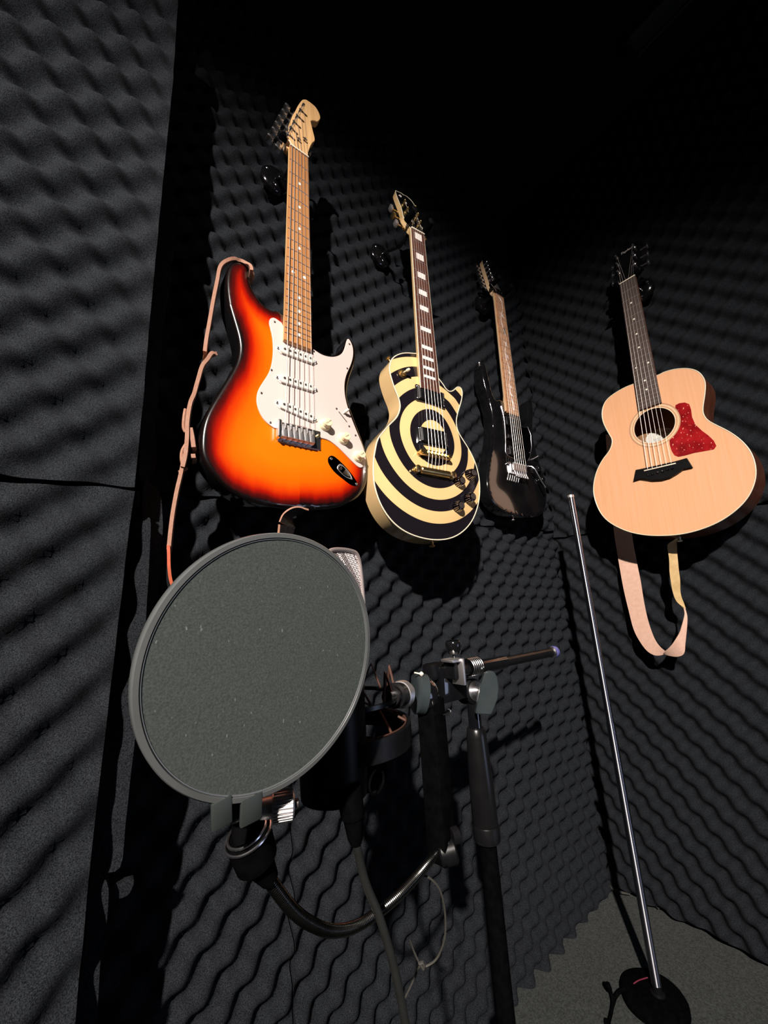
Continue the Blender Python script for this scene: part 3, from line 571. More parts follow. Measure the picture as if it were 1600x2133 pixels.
# vibrato bridge with six bent saddles, seen over the rear edge
bp = MB(mm).prism(rrect(7, -651, 84, 37, 1.2), -11, -7.8, .6).build('bridge', M['chrome'], G1)
MB(mm).prism(rrect(0.5, -636, 76, 7, 3), -8, 1.0, 1.0).build('bridge_lip', M['chrome'], bp) if False else None
for i, x in enumerate(sx1):
    s_ = MB(mm); s_.box((x, -652.5, 1.2), (9.9, 24, 3.0), Matrix.Rotation(math.radians(-7), 3, 'X'), .8); s_.box((x, -664.0, -3.4), (9.9, 3.4, 9), None, .8)
    sd = s_.build('saddle', M['steel'], bp)
MB(mm).prism(rrect(-35.2, -650, 7, 34, 3.2), -8, 4.2, 1.6).build('cover_cheek', M['chrome'], bp)
for i in range(6): MB(mm).lathe((sx1[i] - 1, -668.5, -5.4), (sx1[i] - 1, -680, -5.4), [(0, 1.6), (2, 1.6), (2.4, 1)], 10).build('adjusting_screw', M['screwhead'], bp)
for x in (43.5,): MB(mm).lathe((x, -643, -8), (x, -643, 0), [(0, 3.6), (3, 3.4), (4, 2)], 16).build('pivot_screw', M['gold'], bp)
# jack plate
jk = [(67.5, -678.8), (78.5, -675.4), (100.7, -689.3), (117.6, -704.6), (130.4, -720.8), (131.6, -727.0), (116.9, -727.9), (97.2, -718.1), (77.9, -706.0), (65.9, -690.5)]; jo = ccw(smooth(jk, 4)); cxj = sum(p[0] for p in jk) / len(jk); cyj = sum(p[1] for p in jk) / len(jk)
jp = MB(mm).prism(jo, -11.5, -9.6, .9).build('jack_plate', M['mirror'], G1)
an = math.atan2(jk[5][1] - jk[0][1], jk[5][0] - jk[0][0])
# boat-shaped recess: a sunken dish with its own wall
dish = [(cxj + 2 + x * math.cos(an) - y * math.sin(an), cyj + 1 + x * math.sin(an) + y * math.cos(an)) for x, y in [(-15, 6), (-17, 0), (-15, -7), (-4, -8.5), (10, -7), (21, -1.5), (21, 1.5), (10, 6.5), (-4, 8)]]
ds = smooth(dish, 3); b = MB(mm); vs = []; fs = []; n = len(ds)
for k, (f, z) in enumerate(((1, -9.3), (.95, -8.9), (.86, -9.4), (.72, -9.8), (.4, -10.0))):
    cx, cy = cxj + 2, cyj + 1; vs += [(cx + (x - cx) * f, cy + (y - cy) * f, z) for x, y in ds]
for k in range(4):
    for i in range(n): fs.append((k * n + i, k * n + (i + 1) % n, (k + 1) * n + (i + 1) % n, (k + 1) * n + i))
fs.append(tuple(4 * n + i for i in range(n)))
b.add(vs, fs).build('jack_recess', M['steel'], jp)
for q in range(4):
    cx, cy = cxj + 2, cyj + 1; ca, sa = math.cos(an), math.sin(an); yy = -4.5 + 3 * q; xa, xb = -1, 15 - abs(yy)
    MB(mm).tube([(cx + xa * ca - yy * sa, cy + xa * sa + yy * ca, -9.6), (cx + xb * ca - yy * .5 * sa, cy + xb * sa + yy * .5 * ca, -9.4)], .8, 6).build('ridge', M['chrome'], jp)
MB(mm).lathe((cxj - 8, cyj + 6, -9.8), (cxj + 4, cyj - 3, -7.5), [(0, 5), (1.4, 5), (1.5, 3.4), (4, 3.4), (4.2, 2.2)], 20).build('jack_socket', M['screwhead'], jp)
for x, y in (jk[0], jk[5]): MB(mm).lathe((lerp(x, cxj, .13), lerp(y, cyj, .13), -9.8), (lerp(x, cxj, .13), lerp(y, cyj, .13), 0), [(0, 2.6), (.9, 2.5), (1.6, 1.2)], 14).build('screw', M['chrome'], jp)
for p0, p1 in (((-101, -338, -33), (-101, -322, -33)), ((6, -785, -33), (6, -800, -33))):
    MB(mm).lathe(p0, p1, [(0, 3.5), (4, 3), (10, 3), (11, 6), (13, 6.5), (14.5, 4)], 18).build('strap_button', M['chrome'], G1)

# ================================================================ bullseye single-cutaway guitar
G2 = empty('electric_guitar', (0.5981, 0.5659, 0.9329), [[0.99274, 0.03831, -0.11402], [-0.11478, 0.01817, -0.99323], [-0.03598, 0.9991, 0.02244]])
tag(G2, 'cream single-cutaway electric guitar painted with a black bullseye and gold hardware', 'guitar')
o2 = relax(smooth([(-10.2, -370.1), (-24.7, -368.6), (-50.8, -375.8), (-70.8, -386.4), (-87.9, -402.3), (-96.9, -422.5), (-97.9, -441.0), (-93.6, -460.3), (-86.9, -481.2), (-79.9, -497.0), (-75.6, -513.4), (-76.5, -528.6), (-85.6, -550.5), (-104.5, -571.8), (-122.8, -594.7), (-135.6, -613.5), (-142.5, -639.6), (-147.5, -666.9), (-148.2, -699.3), (-144.6, -724.2), (-134.4, -752.1), (-117.2, -777.2), (-94.8, -795.8), (-66.8, -808.1), (-29.9, -815.1), (9.4, -814.7), (46.0, -805.8), (79.8, -786.4), (107.3, -758.4), (128.0, -720.2), (137.5, -681.8), (138.0, -648.7), (129.9, -613.9), (114.4, -585.3), (95.4, -560.2), (85.1, -541.2), (84.8, -517.2), (94.2, -490.4), (107.6, -459.1), (113.8, -434.7), (110.4, -421.9), (99.0, -421.7), (84.5, -435.9), (71.1, -442.5), (59.3, -436.2), (49.7, -423.6)], 4), 2)
guitar_body('body', o2, -17, -64, 0, M['bullseye'], M['cream'], G2, dome=7, grid=5.0)
MB(mm).tube([(x, y, -17.6) for x, y in inset(ccw(o2), .6)], 1.5, 8, closed=True).build('binding', M['creambind'], G2)
neck(G2, M['cream'], 41.5, 53.5, 462, 16, 19, 75, -5)
board(G2, M['rosewood'], 41, 53, 470)
for s_ in (-1, 1):
    MB(mm).tube([(s_ * lerp(41, 53, t / 6) / 2, -470 * t / 6, -2.2) for t in range(7)], 1.25, 6).build('binding', M['creambind'], G2)
frets(G2, 628.65, 22, 40, 52, 470, M['fret'], rad=.6)
for n in (1, 3, 5, 7, 9, 12, 15, 17, 19, 21):
    a, b_2 = fretpos(628.65, n - 1), fretpos(628.65, n); y = (a + b_2) / 2; hh = (b_2 - a) * .62; w_ = lerp(41, 53, y / 470) * (.52 if n < 12 else .60)
    MB(mm).prism(rrect(lerp(0, 0, 1), -y, w_, hh, .8, 2), -1.5, .12).build('inlay_block', M['pearl'], G2)
MB(mm).box((0, 1.5, -1), (41.5, 3.4, 6.4), ch=.5).build('nut', M['bone'], G2)
tl = math.radians(14)
def tilt(root, name):
    """flat tilted frame for an angled headstock: returns function local2d -> guitar mm"""
    return lambda x, y, z: (x, 3 + y * math.cos(tl) + z * math.sin(tl), -5 - y * math.sin(tl) + z * math.cos(tl))
TL = tilt(G2, '')
def tilted(mb, fn):
    mb.v = [Vector(fn(*(q / mm))) * mm for q in mb.v]; return mb
ho = [(-19, 0), (-21, 18), (-30, 40)] + [(-30.0, 40.5), (-31.3, 55.8), (-28.8, 75.0), (-27.5, 110.6), (-28.9, 144.8), (-29.0, 181.4), (-25.7, 195.0), (-23.1, 194.5), (-8.7, 200.1), (-2.2, 199.1), (1.7, 196.4), (9.5, 201.4), (19.7, 196.4), (27.0, 188.5), (31.8, 174.5), (32.8, 164.4), (30.1, 129.3), (24.7, 92.7), (25.0, 75.8), (26.7, 33.7)][1:] + [(30, 50), (24, 22), (20, 0)]
hd = ccw(relax(smooth(ho, 3), 1))
h2 = tilted(MB(mm).prism(hd, -14, 0), TL).build('headstock', M['cream'], G2)
tilted(MB(mm).prism(inset(hd, 1.2), -1, .35), TL).build('headstock_face', M['blackgloss'], h2)
tilted(MB(mm).tube([(x, y, 0) for x, y in inset(hd, .5)], .9, 6, closed=True), TL).build('binding', M['creambind'], h2)
# split-diamond style pearl mark near the tip
for x, y, s_ in ((-14, 176, 7), (-2, 150, 6)):
    tilted(MB(mm).prism([(x - s_, y - 4), (x, y + 7), (x + s_ * .8, y + 3), (x + 1, y - 8)], .2, .6), TL).build('headstock_inlay', M['pearl'], h2)
tp = [(-22, 40), (-24, 79), (-24, 118), (20, 118), (19, 79), (18, 40)]
hpp = {}
for i, (x, y) in enumerate(tp):
    s_ = -1 if x < 0 else 1
    t = tilted(MB(mm).lathe((x * .78, y, 0), (x * .78, y, 10), [(0, 5.5), (1.6, 5.5), (2, 4.2), (3, 3.2), (12, 2.9), (15, 2.9), (16, 2.2)], 18), TL).build('tuner', M['gold'], G2)
    tilted(MB(mm).box((x * .85, y, -19), (13, 16, 9), None, 2.5), TL).build('gear_case', M['gold'], t)
    tilted(MB(mm).cyl((x, y, -19), (s_ * 41, y, -19), 2.3, 12), TL).build('shaft', M['gold'], t)
    tilted(MB(mm).box((s_ * 45, y, -19), (9, 19, 15), None, 3.2), TL).build('tuning_key', M['gold'] if i % 2 else M['steel'], t)
    hpp[i] = TL(x * .78 + 2.5 * s_ * -1, y, 9)
order = [hpp[0], hpp[1], hpp[2], hpp[3], hpp[4], hpp[5]]
lx0 = [-16.5 + 6.6 * i for i in range(6)]; lx1 = [-22.5 + 9.4 * i for i in range(6)]
strings(G2, lx0, lx1, -628, 1.6, 6.5, [r_ * .75 for r_ in rad], order)
for i in range(6): MB(mm).tube([(lx1[i], -628, 6.3), (lx1[i] - 1, -664, -1.5)], rad[i] * .75, 6).build('string', M['string'], G2)
def soapbar(root, quad, z0, z1):
    cx = sum(p[0] for p in quad) / 4; cy = sum(p[1] for p in quad) / 4; an = math.atan2(quad[1][1] - quad[0][1], quad[1][0] - quad[0][0]) * .5
    r_ = MB(mm).prism(rot2(rrect(cx, cy, 82, 41, 3), an, (cx, cy)), -13, z0, 1).build('pickup', M['blackgloss'], root)
    MB(mm).prism(rot2(rrect(cx, cy, 66, 34, 3), an, (cx, cy)), z0 - 1, z1, 1.4).build('cover', M['black'], r_)
    for s_ in (-1, 1):
        MB(mm).box((cx + s_ * 34.5, cy, z1 - 3), (2.2, 31, .8), Matrix.Rotation(an, 3, 'Z')).build('mount_leg', M['steel'], r_)
    for x, y in ((-37.5, 15), (37.5, 15), (-37.5, -15), (37.5, -15), (37.8, 0)):
        c_ = rot2([(cx + x, cy + y)], an, (cx, cy))[0]; MB(mm).lathe((c_[0], c_[1], z0 - .5), (c_[0], c_[1], z0 + 5), [(0, 2), (1, 1.9), (1.8, 1)], 12).build('screw', M['chrome'], r_)
soapbar(G2, [(-36.0, -459.0), (44.6, -463.0), (47.0, -498.5), (-37.7, -500.2)], -7, -2)
soapbar(G2, [(-42.1, -566.5), (39.5, -561.8), (45.3, -603.3), (-38.5, -606.6)], -5.5, 0)
tm = MB(mm).prism(rrect(-2, -629.5, 84, 12, 6), -3, 5, 1.6).build('bridge', M['gold'], G2)
for i in range(6): MB(mm).prism(rrect(lx1[i], -629, 6, 7, .8, 2), 4, 7.2, 1).build('saddle', M['gold'], tm)
for x in (-39, 35): MB(mm).lathe((x, -629.5, -11), (x, -629.5, 0), [(0, 6), (5, 6), (6, 3), (15, 3), (15.2, 5), (17.5, 4.6)], 18).build('post', M['gold'], tm)
tb = MB(mm); prof = [(-41, 5.5), (-39, 6.6), (35, 6.6), (37, 5.5)]
tp_ = MB(mm).lathe((-42, -669.5, -4), (42, -669.5, -4), [(0, 6.4), (2, 8.2), (76, 8.2), (78, 6.4)], 24).build('tailpiece', M['gold'], G2)
for x in (-50, 44): MB(mm).lathe((x, -669.5, -12), (x, -669.5, 0), [(0, 7.5), (4, 7.5), (4.5, 5), (9, 5), (9.2, 7.8), (14, 7.8), (15.5, 5)], 22).build('stud', M['gold'], tp_)
for (x, y) in [(64.7, -680.4), (100.7, -656.7), (91.5, -714.9), (54.9, -739.0)]:
    k_ = MB(mm)
    kn = k_.lathe((x, y, -12), (x, y, 0), [(0, 12.4), (1.5, 12.6), (4, 11.8), (14, 9.6), (17, 9.0), (17.6, 7.5)], 40).build('control_knob', M['mirror'], G2, 25)
    for q in range(14):
        a = q * 2 * math.pi / 14; MB(mm).cyl((x + 12 * math.cos(a), y + 12 * math.sin(a), -9), (x + 9.8 * math.cos(a), y + 9.8 * math.sin(a), 3), .55, 6).build('ridge', M['chrome'], kn)
    MB(mm).cyl((x, y, 5), (x, y, 6), 7, 24).build('cap', M['screwhead'], kn)
x, y = [(-67.5, -439.7)][0]
sw = MB(mm).lathe((x, y, -13), (x, y, 0), [(0, 11), (1.2, 11), (2, 7), (6, 6.5), (7, 4)], 26).build('toggle_switch', M['gold'], G2)
MB(mm).lathe((x, y, -8), (x + 10, y + 3, 10), [(0, 1.5), (7, 1.6), (9, 3.4), (15, 3.4), (17, 2)], 16).build('switch_tip', M['parchment'], sw)
for p0, p1 in (((0, -813, -38), (0, -830, -38)), ((-78, -394, -42), (-90, -380, -42))):
    MB(mm).lathe(p0, p1, [(0, 4), (4, 3.4), (9, 3.4), (10, 6), (12, 6.5), (14, 4)], 18).build('strap_button', M['gold'], G2)

# ================================================================ black double-cutaway guitar
G3 = empty('electric_guitar', (1.0729, 0.6507, 1.0399), [[0.99732, 0.03772, -0.06273], [-0.06254, -0.0064, -0.99802], [-0.03804, 0.99927, -0.00402]])
tag(G3, 'glossy black double-cutaway electric guitar with mirror pickguard and tremolo arm', 'guitar')
ob = [(-104, -306), (-111, -318), (-118, -345), (-112, -390), (-97, -438), (-89, -484), (-92, -530), (-106, -589), (-124, -640), (-139, -690), (-146, -735), (-134, -775), (-100, -800), (-40, -812), (30, -812), (85, -800), (122, -775), (142, -735), (146, -690), (137, -640), (121, -590), (111, -550), (108, -515), (115, -475), (126, -430), (131, -400), (129, -380), (120, -374), (110, -382), (104, -398), (100, -420), (97, -444), (86, -468), (70, -485), (50, -493), (33, -488), (31, -445), (-29, -425), (-45, -421), (-66, -432), (-78, -410), (-84, -380), (-90, -345), (-95, -318)]
o3 = relax(smooth(ob, 3), 2)
guitar_body('body', o3, -12, -54, 6, M['blackgloss'], M['blackgloss'], G3, grid=6.0)
neck(G3, M['palemaple'], 45, 58, 462, 15, 17, 45, -5)
board(G3, M['inlaywood'], 43.5, 56.5, 470)
frets(G3, 648, 24, 43.5, 56.5, 492, M['fret'], rad=.6)
# vine inlay: a stem winding down the board with leaves; one dark block at the fifth fret
vine = [(9 * math.sin(t * .8) * (1 - t * .02), -12 - t * 17, -.05) for t in range(27)]
MB(mm).tube(smooth([(a, b) for a, b, c in vine], 3, False) and [(a, b, .0) for a, b in smooth([(a, b) for a, b, c in vine], 3, False)], .9, 6).build('vine_inlay', M['pearl'], G3)
for n in (1, 3, 7, 9, 12, 15, 17, 19, 21):
    y = -(fretpos(648, n - 1) + fretpos(648, n)) / 2; s_ = .6 + .5 * (1 - n / 24)
    MB(mm).prism([(-9 * s_, y + 9 * s_), (3 * s_, y + 4 * s_), (12 * s_, y - 9 * s_), (2 * s_, y - 5 * s_)], -1, .25).build('leaf_inlay', M['pearl'], G3)
y = -(fretpos(648, 4) + fretpos(648, 5)) / 2
MB(mm).prism([(-4, y + 12), (5, y + 9), (10, y - 10), (-1, y - 13)], -1, .3).build('dark_inlay', M['ink'], G3)
MB(mm).box((0, 2.5, .5), (44, 9, 6), ch=1).build('locking_nut', M['blackmetal'], G3)
h3o = [(-22, 0), (-24, 14), (-31, 34), (-27, 60), (-11, 182), (-2, 204), (4, 190), (22, 160), (24, 110), (28, 60), (24, 22), (22, 0)]
hd = ccw(relax(smooth(h3o, 3), 1))
h3 = tilted(MB(mm).prism(hd, -14, 0), TL).build('headstock', M['palemaple'], G3)
tilted(MB(mm).prism(inset(hd, .4), -1, .8), TL).build('headstock_face', M['blackgloss'], h3)
hp3 = []
for i in range(6):
    y = 46 + i * 25.5; x = lerp(-20, -5, i / 5)
    t = tilted(MB(mm).lathe((x, y, 0), (x, y, 10), [(0, 5), (1.8, 5), (2.4, 3.8), (3, 2.8), (11, 2.6), (13.5, 3), (15, 2.2)], 16), TL).build('tuner', M['chrome'], G3)
    tilted(MB(mm).box((x - 3, y, -20), (14, 14, 9), None, 2), TL).build('gear_case', M['chrome'], t)
    tilted(MB(mm).cyl((x - 8, y, -19), (x - 20, y + 2, -19), 2, 10), TL).build('shaft', M['chrome'], t)
    tilted(MB(mm).box((x - 25, y + 3, -19), (8, 15, 14), None, 2.4), TL).build('tuning_key', M['chrome'], t)
    hp3.append(TL(x + 2.6, y, 8))
ix0 = [-18 + 7.2 * i for i in range(6)]; ix1 = [-26 + 10.4 * i for i in range(6)]
strings(G3, ix0, ix1, -646, 1.6, 3.5, [r_ * .8 for r_ in rad], hp3)
lp_ = MB(mm).tube([(-20, 40, -6), (-38, 34, -2), (-46, 20, 4), (-40, 8, 8), (-24, 4, 6), (-17, 2, 2)], .6, 6).build('string_end', M['string'], G3)
gd = [(-45, -447), (-39, -485), (-39, -525), (-44, -575), (-50, -607), (-44, -618), (-30, -622), (14, -626), (50, -624), (74, -600), (88, -560), (92, -515), (80, -490), (62, -497), (40, -497), (30, -474), (-30, -472)]
gd = ccw(gd)
MB(mm).prism(gd, -12.2, -9.8, .5).build('pickguard', M['mirror'], G3)
MB(mm).tube([(x, y, -9.9) for x, y in inset(gd, .3)], .9, 6, closed=True).build('pickguard_edge', M['chrome'], G3)
for x, y in ((-42, -470), (-36, -505), (-39, -595), (70, -585)): MB(mm).lathe((x + 4, y, -10), (x + 4, y, 0), [(0, 2.2), (.8, 2.1), (1.5, 1)], 12).build('screw', M['chrome'], G3)
for cy in (-497, -552, -600):
    hh = 17 if cy == -552 else 34
    pu = MB(mm).prism(rrect(0, cy, 68, hh * .95, 3), -10.5, -3.6, 1).build('pickup', M['black'], G3)
    for i in range(6): MB(mm).cyl((ix1[i], cy + (9 if hh > 20 else 0), -5), (ix1[i], cy + (9 if hh > 20 else 0), -3.2), 1.8, 10).build('pole_piece', M['chrome'], pu)
br = MB(mm).prism(rrect(0, -662, 78, 34, 3), -12, -7, 1).build('bridge', M['chrome'], G3)
for i in range(6):
    MB(mm).box((ix1[i], -655, -1.5), (9, 26, 8), None, 1.2).build('saddle', M['steel'], br)
    MB(mm).lathe((ix1[i], -668, -1), (ix1[i], -690, 5), [(0, 2.4), (16, 2.4), (17, 4), (24, 4), (25, 3)], 12).build('fine_tuner', M['chrome'], br)
for x in (-41, 41): MB(mm).lathe((x, -645, -12), (x, -645, 0), [(0, 5), (4, 5), (5, 3.6), (8, 3.6)], 16).build('pivot_post', M['chrome'], br)
MB(mm).tube([(44, -640, -5), (50, -645, 8), (56, -655, 14), (80, -695, 17), (88, -708, 19), (91, -713, 19)], [2.2, 2.4, 2.4, 2.2, 2.4, 2.6], 10).build('tremolo_arm', M['chrome'], br)
for (x, y) in ((98, -640), (112, -676)):
    kn = MB(mm).lathe((x, y, -12), (x, y, 0), [(0, 9), (2, 9.4), (14, 8.6), (16, 7)], 24).build('control_knob', M['blackgloss'], G3)
    for q in range(8):
        a = q * math.pi / 4; MB(mm).cyl((x + 9 * math.cos(a), y + 9 * math.sin(a), -6), (x + 8.7 * math.cos(a), y + 8.7 * math.sin(a), 1), .9, 6).build('ridge', M['chrome'], kn)
sw = MB(mm).lathe((86, -606, -12), (86, -606, 0), [(0, 4), (3, 3.4), (3.2, 1.5)], 14).build('selector_switch', M['chrome'], G3)
MB(mm).tube([(86, -606, -10), (92, -600, 8)], [1.2, 2.2], 8).build('switch_tip', M['steel'], sw)
for p0, p1 in (((-104, -310, -33), (-104, -292, -33)), ((-20, -808, -33), (-20, -826, -33))):
    MB(mm).lathe(p0, p1, [(0, 3.5), (4, 3), (10, 3), (11, 6), (13, 6.5), (14.5, 4)], 18).build('strap_button', M['chrome'], G3)

# ================================================================ small acoustic guitar
G4 = empty('acoustic_guitar', (1.2153, 0.3124, 0.9008), [[0.00495, 0.04795, -0.99884], [-0.99945, -0.03259, -0.00652], [-0.03286, 0.99832, 0.04777]])
tag(G4, 'small pale spruce acoustic guitar with red tortoiseshell pickguard, on the right wall', 'guitar')
o4 = relax(smooth([(-29.7, -331.2), (-56.0, -331.2), (-90.3, -338.7), (-112.8, -352.6), (-125.1, -379.5), (-126.0, -415.1), (-115.5, -454.5), (-108.6, -480.1), (-118.9, -507.1), (-142.4, -530.2), (-163.9, -562.2), (-177.5, -600.6), (-180.3, -637.8), (-171.7, -680.5), (-155.3, -712.6), (-129.2, -738.1), (-97.5, -758.4), (-61.0, -771.9), (-23.0, -778.8), (13.5, -780.7), (48.8, -776.7), (85.6, -766.0), (117.1, -749.5), (144.1, -727.4), (162.6, -702.9), (175.8, -671.8), (180.3, -638.4), (176.6, -604.9), (164.8, -573.8), (147.4, -545.8), (128.3, -522.6), (114.7, -504.2), (109.1, -485.5), (110.9, -466.3), (119.1, -436.5), (125.1, -405.5), (121.5, -381.4), (111.9, -362.5), (93.7, -346.8), (68.6, -335.9), (44.2, -332.1), (29.6, -333.8)], 4), 1)
HX, HY, HR = .8, -474, 49
hole = [(HX + HR * math.cos(2 * math.pi * i / 48), HY + HR * math.sin(2 * math.pi * i / 48)) for i in range(48)]
body = guitar_body('body', o4, -7, -104, 0, M['spruce'], M['mahogany'], G4, grid=12.0, hole=hole, m_back=M['insidewood'], taper=14)
MB(mm).tube([(x, y, -7.4) for x, y in inset(ccw(o4), .7)], 1.25, 8, closed=True).build('binding', M['creambind'], G4)
def ring(name, r0, r1, z, m):
    b = MB(mm); n = 64; vs = []; fs = []
    for r_, zz in ((r0, z - .3), (r0, z), (r1, z), (r1, z - .3)): vs += [(HX + r_ * math.cos(2 * math.pi * i / n), HY + r_ * math.sin(2 * math.pi * i / n), zz) for i in range(n)]
    for k in range(3):
        for i in range(n): fs.append((k * n + i, k * n + (i + 1) % n, (k + 1) * n + (i + 1) % n, (k + 1) * n + i))
    return b.add(vs, fs).build(name, m, G4)
ring('soundhole_lip', 48.6, 50.2, -6.6, M['creambind'])
for r0, r1, m_ in ((52.5, 53.3, 'leather'), (53.3, 58.6, 'palemaple'), (58.6, 59.5, 'leather'), (60.6, 61.3, 'leather')): ring('rosette_ring', r0, r1, -6.75 + (.1 if m_ == 'leather' else 0), M[m_])
lb = MB(mm); lc = (-15, -478); n = 40
tp4 = 14 * (-478 + 781) / (781 - 331)
lbl = MB(mm).prism([(lc[0] + 36 * math.cos(2 * math.pi * i / n), lc[1] + 24 * math.sin(2 * math.pi * i / n)) for i in range(n)], -96.5, -93.8).build('maker_label', M['paper'], G4)
text('lettering', 'Taylor', 17, (lc[0] + 10, lc[1] + 9, -93.6), lbl, M['ink'], shear=.25)
for dy, w_ in ((-4, 34), (-8, 28), (-12, 22)): MB(mm).box((lc[0] - 2, lc[1] + dy, -93.6), (w_, .5, .2)).build('print_line', M['ink'], lbl)
neck(G4, M['mahogany'], 44, 55, 350, 16, 18, 60, -5)
board(G4, M['ebony'], 43, 56.5, 419)
frets(G4, 597, 20, 43, 56.5, 419, M['string'], rad=.62)
for n in (3, 5, 7, 9, 15, 17):
    y = (fretpos(597, n - 1) + fretpos(597, n)) / 2; MB(mm).cyl((0, -y, -1), (0, -y, .25), 2.6, 16).build('inlay_dot', M['dot'], G4)
y = (fretpos(597, 11) + fretpos(597, 12)) / 2
for s_ in (-15.5, 15.5): MB(mm).cyl((s_, -y, -1.2), (s_, -y, .05), 2.6, 16).build('inlay_dot', M['dot'], G4)
MB(mm).box((0, 1.5, -.6), (43.5, 3.4, 6.6), ch=.5).build('nut', M['bone'], G4)
h4o = [(-21, 0), (-24, 14), (-34, 30), (-37, 80), (-36, 128), (-30, 148), (-8, 150), (0, 145), (8, 150), (30, 148), (36, 128), (37, 80), (34, 30), (24, 14), (21, 0)]
hd = ccw(relax(smooth(h4o, 3), 1))
h4 = tilted(MB(mm).prism(hd, -15, 0, .8), TL).build('headstock', M['blackgloss'], G4)
tx = text('lettering', 'Taylor', 13, (0, 134, .4), h4, M['pearl'], shear=.2)
for v in tx.data.vertices: v.co = Vector(TL(*(v.co / mm))) * mm
hp4 = []
for i, (x, y) in enumerate([(-23, 52), (-25, 90), (-27, 126), (23, 126), (22, 90), (21, 52)]):
    s_ = -1 if x < 0 else 1
    t = tilted(MB(mm).lathe((x, y, 0), (x, y, 10), [(0, 5.5), (1.6, 5.5), (2, 4), (3, 3), (11, 2.7), (14, 2.9), (15, 2.2)], 16), TL).build('tuner', M['chrome'], G4)
    tilted(MB(mm).box((x, y, -20), (13, 15, 9), None, 2.5), TL).build('gear_case', M['blackmetal'], t)
    tilted(MB(mm).cyl((x, y, -20), (s_ * 46, y, -20), 2.2, 10), TL).build('shaft', M['chrome'], t)
    tilted(MB(mm).box((s_ * 50, y, -20), (8, 16, 13), None, 2.8), TL).build('tuning_key', M['chrome'], t)
    hp4.append(TL(x - 2.5 * s_, y, 7))
ax0 = [-17.5 + 7 * i for i in range(6)]; ax1 = [-27.5 + 10.9 * i for i in range(6)]
strings(G4, ax0, ax1, -594, 1.6, 3.6, [.7, .6, .5, .4, .3, .25], hp4)
brd = ccw([(-57.7, -588.2), (-39.9, -589.1), (35.0, -590.8), (59.7, -589.5), (67.6, -616.7), (49.3, -616.3), (35.3, -623.8), (18.5, -630.7), (-0.6, -632.3), (-22.3, -628.3), (-38.5, -620.7), (-49.6, -616.1), (-67.2, -617.7)])
bd = MB(mm).prism(brd, -7, 1.2, 1.2).build('bridge', M['black'], G4)
MB(mm).box((-.5, -597.5, 1), (73, 3.2, 6), ch=.8).build('saddle', M['bone'], bd)
for x, y in [(-28.8, -611.6), (-18.1, -611.1), (-6.2, -610.0), (4.8, -609.7), (16.7, -608.1), (27.4, -607.8)]: MB(mm).lathe((x, y, 0), (x, y, 9), [(0, 2.4), (1.6, 3.4), (3.4, 3.2), (4.4, 1.8)], 16).build('bridge_pin', M['blackgloss'], bd)
gd4 = [(52.8, -436.0), (65.1, -434.4), (77.7, -437.7), (86.8, -445.8), (87.7, -459.9), (83.4, -485.2), (86.5, -506.5), (99.2, -527.9), (110.9, -545.2), (119.1, -560.9), (121.1, -577.4), (119.1, -586.1), (98.3, -580.8), (74.4, -577.8), (53.7, -581.0), (40.8, -580.9), (32.5, -574.3), (29.3, -559.8), (27.3, -537.0), (28.9, -525.6)]; gd4 = gd4 + [(HX + 61.6 * math.cos(a), HY + 61.6 * math.sin(a)) for a in [math.radians(q) for q in range(-60, 31, 10)]]
MB(mm).prism(relax(ccw(gd4), 1), -7.1, -6.2, .3).build('pickguard', M['tortoise'], G4)
for p0, p1 in (((0, -779, -52), (0, -796, -52)), ((44, -338, -60), (58, -322, -62))):
    MB(mm).lathe(p0, p1, [(0, 4), (4, 3.4), (9, 3.4), (10, 6), (12, 6.5), (14, 4)], 18).build('strap_button', M['creambind'], G4)

# ================================================================ straps
def ribbon(name, L, R, th, m, parent=None, m2=None, me=None):
    """strap between two edge lines, with thickness; faces: front m, back m2"""
    L = [Vector(p) for p in L]; R = [Vector(p) for p in R]; n = len(L); vs = []; fs = []; fm = []
    for i in range(n):
        t = (L[min(i + 1, n - 1)] + R[min(i + 1, n - 1)] - L[max(i - 1, 0)] - R[max(i - 1, 0)]).normalized(); nn = t.cross(R[i] - L[i]).normalized() * (th / 2)
        mid = (L[i] + R[i]) / 2 + nn * .4
        vs += [L[i] + nn, mid + nn, R[i] + nn, R[i] - nn, mid - nn, L[i] - nn]
    for i in range(n - 1):
        for k in range(6): a, b = i * 6 + k, i * 6 + (k + 1) % 6; fs.append((a, b, b + 6, a + 6)); fm.append(0 if k < 2 else (2 if k in (2, 5) else 1))
    fs.append(tuple(range(5, -1, -1))); fs.append(tuple((n - 1) * 6 + k for k in range(6))); fm += [2, 2]
    return link(name, vs, fs, None, parent, 50, [m, m2 or m, me or m], fm)
def sm3(P, k=5):
    P = [Vector(p) for p in P]; r = []
    for i in range(len(P) - 1):
        p0 = P[max(i - 1, 0)]; p1 = P[i]; p2 = P[i + 1]; p3 = P[min(i + 2, len(P) - 1)]
        for j in range(k):
            t = j / k; r.append(.5 * (2 * p1 + (p2 - p0) * t + (2 * p0 - 5 * p1 + 4 * p2 - p3) * t * t + (3 * p1 - p0 - 3 * p2 + p3) * t ** 3))
    return r + [P[-1]]
S1 = empty('guitar_strap', (0.0822, 0.6150, 0.0726))
tag(S1, 'brown leather strap hanging in a long loop from the sunburst guitar horn', 'guitar strap')
def rel(P, root): o = root.matrix_world.translation; return [Vector(p) - o for p in P]
